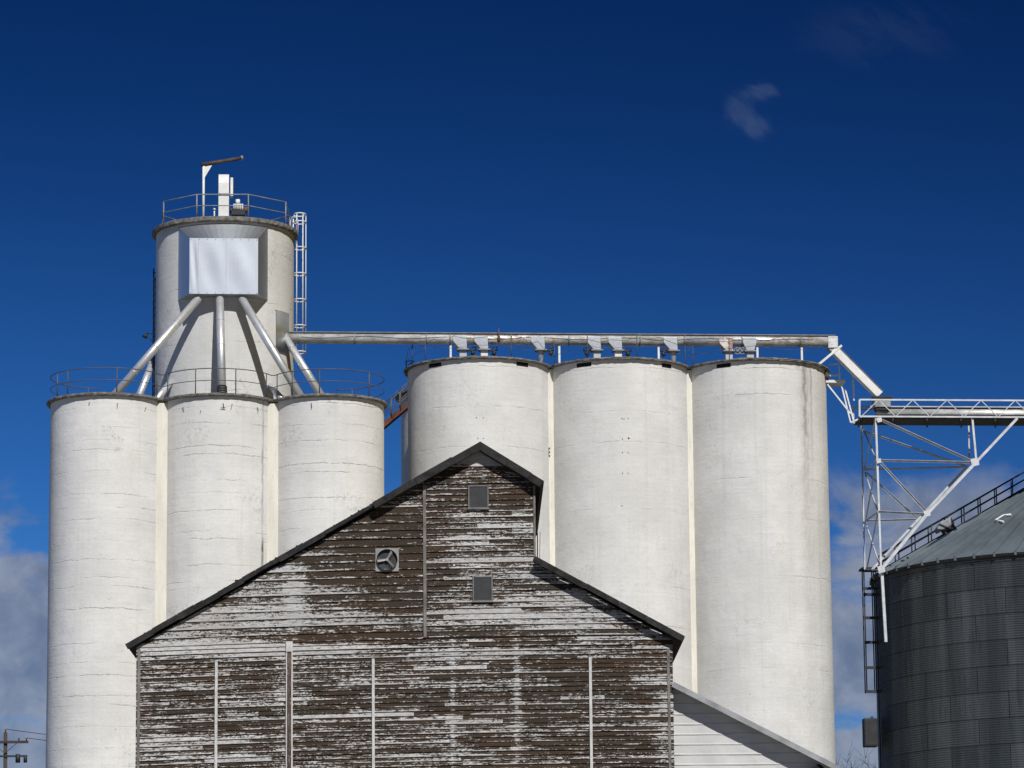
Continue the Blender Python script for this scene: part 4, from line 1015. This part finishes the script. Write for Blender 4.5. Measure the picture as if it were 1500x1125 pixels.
# roofs
OVH = 0.245
def roof_slab(nm, x0_, z0_, x1_, z1_, th, ovh=OVH, back=DEP+.3, slots=False):
    """slab between two points of the profile (top surface), front overhang ovh"""
    d = (UB*(x1_-x0_)+Z*(z1_-z0_)); L = d.length; d = d/L; nrm = (NB.cross(d)) ; nrm = nrm if nrm.z > 0 else -nrm
    p0_ = bp(x0_, 0, z0_)
    if ovh < OVH: p0_ = bp(x0_, OVH, z0_)-NB*OVH
    mb = MB()
    if not slots:
        mb.prism([p0_+NB*ovh, p0_+d*L+NB*ovh, p0_+d*L+NB*ovh-nrm*th, p0_+NB*ovh-nrm*th], BB*(ovh+back))
    else:          # a strip of gaps lets light through the overhang
        f0 = ovh-.05; f1 = f0-.034
        mb.prism([p0_+NB*ovh, p0_+d*L+NB*ovh, p0_+d*L+NB*ovh-nrm*.014, p0_+NB*ovh-nrm*.014], BB*(ovh-f0))
        mb.prism([p0_+NB*f1, p0_+d*L+NB*f1, p0_+d*L+NB*f1-nrm*.014, p0_+NB*f1-nrm*.014], BB*(f1+back))
        k = 0.0
        while k < L:
            a_ = k; b_ = min(L, k+random.choice((.1, .3, .5)) if k > 0.6 else .6)
            mb.prism([p0_+d*a_+NB*f0-nrm*.002, p0_+d*b_+NB*f0-nrm*.002, p0_+d*b_+NB*f0-nrm*.013, p0_+d*a_+NB*f0-nrm*.013], BB*(f0-f1))
            k = b_+random.uniform(.28, .5)
    o_ = mb.build(nm, M['shingle'], barn)
    # ragged rake board made of butted planks
    mb = MB(); k = -.02
    while k < L-.02:
        rg = ovh < OVH
        e = min(L, k+(random.uniform(.15, .7) if rg else random.uniform(.4, 1.4))); j = random.uniform(-.014, .014); hgt = th*(random.uniform(.8, 1.7) if rg else random.uniform(.88, 1.2))
        a_ = p0_+d*k+NB*(ovh+.003+random.uniform(0, .008)); b_ = p0_+d*(e-.006)+NB*(ovh+.005)
        mb.prism([a_+nrm*(.015+j), b_+nrm*(.015+j), b_-nrm*hgt, a_-nrm*hgt], NB*.022); k = e
    mb.build('rake_board', M['shingle'], o_)
    return o_
RIDGE = bf(703, 648, OVH); LE = bf(184, 943, OVH); CE = bf(797, 705, OVH)
fm = (545-184)/(703-184); MIDX, MIDZ = LE[0]+(RIDGE[0]-LE[0])*fm, LE[1]+(RIDGE[1]-LE[1])*fm
roof_slab('roof', LE[0], LE[1], MIDX, MIDZ, .075, ovh=.12)
roof_slab('roof', MIDX+.003, MIDZ+.012, RIDGE[0], RIDGE[1]+.004, .13)
roof_slab('roof', RIDGE[0]+.01, RIDGE[1], CE[0], CE[1], .16)
TE = bf(784.5, 816, OVH); BE = bf(1003, 934, OVH)
roof_slab('roof', TE[0], TE[1], BE[0], BE[1], .10, slots=True)
# bits of shingle standing on the rake
for k in range(18):
    u_ = random.uniform(.02, .98); x = LE[0]+(RIDGE[0]-LE[0])*u_; z = LE[1]+(RIDGE[1]-LE[1])*u_
    MB().box(bp(x, .08, z+.01), (UB*random.uniform(.01, .05), NB*.03, Z*random.uniform(.01, .035))).build('loose_shingle', M['shingle'], bpy.data.objects['roof.001'] if False else barn)
# dangling wires at the cupola
mb = MB(); a = bf(787.5, 778); b = bf(787.5, 818)
mb.tube([bp(a[0]-.0, -.2, a[1]), bp(b[0], -.2, b[1])], .012, 6); mb.tube([bp(a[0]+.06, -.1, a[1]), bp(b[0]+.05, -.1, b[1])], .006, 6)
mb.build('drop_wire', M['black'], barn)

# ------------------------------------------------------------------ metal clad lean-to
sh = thing('lean_to_shed', 'white metal clad lean-to against the right side of the barn', 'shed', bp(W+2, 0, 0))
def lf(px, py, off=-.25): return bf(px, py, off)
T0, T1 = lf(986, 1003), lf(1232, 1130); ss_ = (T0[1]-T1[1])/(T1[0]-T0[0]); xend = T1[0]+.1
mb = MB(); z = 0.0; zs_ = T0[1]; step = .228; off0 = -.25
zt_w = T0[1]; k = 0
zz_ = zt_w-45*step
while zz_ < zt_w:
    def xr__(z_): return min(xend, T0[0]+(T0[1]-z_)/ss_)
    z0_, z1_ = max(0, zz_), min(zz_+step, zt_w)
    if z1_ > 0.01:
        xx0, xx1 = xr__(z0_), xr__(z1_)
        nn = 14
        for j in range(nn):
            u0, u1 = j/nn, (j+1)/nn
            def PX(u, top): return T0[0]+((xx1 if top else xx0)-T0[0])*u
            def dd(u, zf): x_ = PX(u, 0); return off0+.008*math.sin(x_*2.3+zz_*3)*math.sin(x_*5.1+zz_)
            rb = .013
            rows = [(0, rb), (.10, rb), (.16, 0), (1, 0)]
            for (ra, oa), (rb2, ob) in zip(rows[:-1], rows[1:]):
                za_, zb2 = z0_+(z1_-z0_)*ra, z0_+(z1_-z0_)*rb2
                def XX(u, z_): return T0[0]+(xr__(z_)-T0[0])*u
                mb.quad(bp(XX(u0, za_), dd(u0, 0)+oa, za_), bp(XX(u1, za_), dd(u1, 0)+oa, za_), bp(XX(u1, zb2), dd(u1, 0)+ob, zb2), bp(XX(u0, zb2), dd(u0, 0)+ob, zb2))
            mb.quad(bp(PX(u0, 0), dd(u0, 0)+rb, z0_), bp(PX(u0, 0), dd(u0, 0), z0_), bp(PX(u1, 0), dd(u1, 0), z0_), bp(PX(u1, 0), dd(u1, 0)+rb, z0_))
    zz_ += step
mb.build('metal_wall', M['sheet'], sh)
mb = MB(); mb.prism([bp(T0[0], off0-.03, 0), bp(T0[0], off0-.03, T0[1]-.03), bp(xend-.02, off0-.03, T0[1]-(xend-T0[0])*ss_-.03), bp(xend-.02, off0-.03, 0)], BB*6); mb.build('wall', M['sheet'], sh)
a = bf(986.5, 1000, .12); b = bf(1231, 1124.5, .12)
d = (UB*(b[0]-a[0])+Z*(b[1]-a[1])); L = d.length; d = d/L; nrm = Vector((-d.z*UB.x, -d.z*UB.y, d.dot(UB)))
p0_ = bp(a[0], 0, a[1])
MB().prism([p0_+NB*.12, p0_+d*L+NB*.12, p0_+d*L+NB*.12-nrm*.05, p0_+NB*.12-nrm*.05], BB*6.6).build('roof', M['gutter'], sh)
MB().prism([p0_+NB*.125+nrm*.02, p0_+d*L+NB*.125+nrm*.02, p0_+d*L+NB*.125-nrm*.10, p0_+NB*.125-nrm*.10], NB*.02).build('rake_trim', M['gutter'], sh)
q = bf(1196, 1128, .1); mb = MB(); mb.tube([bp(q[0]-.2, -.3, q[1]-.2), bp(q[0]+.1, .05, q[1])], .14, 14, radii=[.12, .16]); mb.tube([bp(q[0]-.1, -.1, q[1]-.6), bp(q[0]-.05, -.1, q[1]-.1)], .05, 10); mb.build('vent_elbow', M['black'], sh)

# ================================================================== FAR THINGS
pp = hit(8, 1073, (0, 205, 0), Vector((0, 1, 0)))
up = thing('utility_pole', 'dark wooden utility pole with a crossarm at the lower left corner', 'utility pole', Vector((pp.x, pp.y, 0)))
MB().tube([Vector((pp.x+.25, pp.y, 0)), pp], .12, 10, radii=[.16, .10]).build('pole', M['wood_pole'], up)
zc = hit(8, 1087.5, pp, Vector((0, 1, 0))).z; X_ = Vector((1, 0, 0))
q = Vector((pp.x, pp.y-.15, zc)); MB().bar(q-X_*1.25, q+X_*1.25, .1, .13).build('crossarm', M['wood_pole'], up)
for s_ in (-1.15, -.65, .75, 1.15):
    MB().tube([q+X_*s_+Z*.06, q+X_*s_+Z*.22], .05, 8, radii=[.03, .055]).build('insulator', M['insul'], up)
MB().tube([pp, pp+Z*.18], .04, 8).build('insulator', M['insul'], up)
for s_ in (-1, 1): MB().bar(q+X_*s_*.7, q-Z*.6, .03, .03).build('arm_brace', M['wood_pole'], up)
zt4 = hit(8, 1108, pp, Vector((0, 1, 0))).z; q2 = Vector((pp.x+.9, pp.y-.1, zt4))
mb = MB(); mb.bar(Vector((pp.x-.6, pp.y-.1, zt4)), q2+X_*.3, .08, .1); mb.tube([q2-Z*.35-X_*.2, q2+Z*.1-X_*.2], .13, 10); mb.tube([q2-Z*.35+X_*.2, q2+Z*.05+X_*.2], .1, 10); mb.build('switch_gear', M['dark_steel'], up)
def wire(name, p, q, sagm, r, label):
    pts_ = [p.lerp(q, k/24)-Z*sagm*4*(k/24)*(1-k/24) for k in range(25)]
    solo(MB().tube(pts_, r, 5), name, M['dark_steel'], p, label, 'cable', 'power lines at the utility pole')
wire('power_line', pp+Z*.18, Vector((pp.x+70, pp.y+25, pp.z-1.5)), 1.6, .018, 'topmost thin power line running right from the pole top behind the silos')
wire('power_line', q+X_*1.15+Z*.22, Vector((pp.x+70, pp.y+25, pp.z-2.5)), 1.6, .018, 'lower thin power line running right from the end of the crossarm behind the silos')
wire('power_line', q-X_*1.15+Z*.22, Vector((pp.x-40, pp.y-20, pp.z-2.0)), 1.2, .018, 'thin power line leaving the crossarm toward the left edge')
def bare_tree(px, py, Y, label, seed, spread=.9):
    random.seed(seed); top = hit(px, py, (0, Y, 0), Vector((0, 1, 0))); H = top.z; b0 = Vector((top.x, Y, 0))
    tr_ = thing('bare_tree', label, 'tree', b0, 'leafless trees far behind the silos')
    tm, cm = MB(), MB()
    tm.tube([b0, b0+Z*H*.25, b0+Z*H*.45], .2, 8, radii=[.32, .24, .17]); tm.build('trunk', M['bark'], tr_)
    def grow(p, d, L, r, lev):
        n_ = 3; pts_ = [p]
        for k in range(n_): d = (d+Vector((random.gauss(0, .12), random.gauss(0, .12), random.gauss(.06, .08)))).normalized(); pts_.append(pts_[-1]+d*L/n_)
        cm.tube(pts_, r, 4, radii=[r, r*.85, r*.7, r*.5])
        if lev == 0: return
        for k in range(4 if lev > 1 else 5):
            q_ = pts_[random.choice((1, 2, 3))]; a_ = random.uniform(0, 6.28)
            grow(q_, (d+Vector((math.cos(a_), math.sin(a_), random.uniform(-.1, .5)))*spread*.8).normalized(), L*random.uniform(.5, .68), max(.012, r*.55), lev-1)
    for k in range(6):
        a_ = k*1.05; grow(b0+Z*H*(.30+.025*k), Vector((math.cos(a_)*.6, math.sin(a_)*.6, 1)).normalized(), H*.34, .07, 4)
    mx = max(v.z for v in cm.v); f_ = (H-.0)/mx
    for v in cm.v: v.z = b0.z+H*.3+(v.z-H*.3)*((H-H*.3)/(mx-H*.3)) if v.z > H*.3 else v.z
    cm.build('crown', M['bark'], tr_)
bare_tree(1236, 1098, 230, 'bare tree whose twig tips show just right of the last silo', 3)
bare_tree(1262, 1112, 260, 'lower bare tree between the last silo and the steel bin', 5)

for o in bpy.data.objects:
    if '_o' in o: del o['_o']
print('heights', round(ZL, 1), round(ZT, 1), round(ZR, 1), 'bin', round(zE, 1), 'barn', round(APX[1], 1), 'W', round(W, 1))
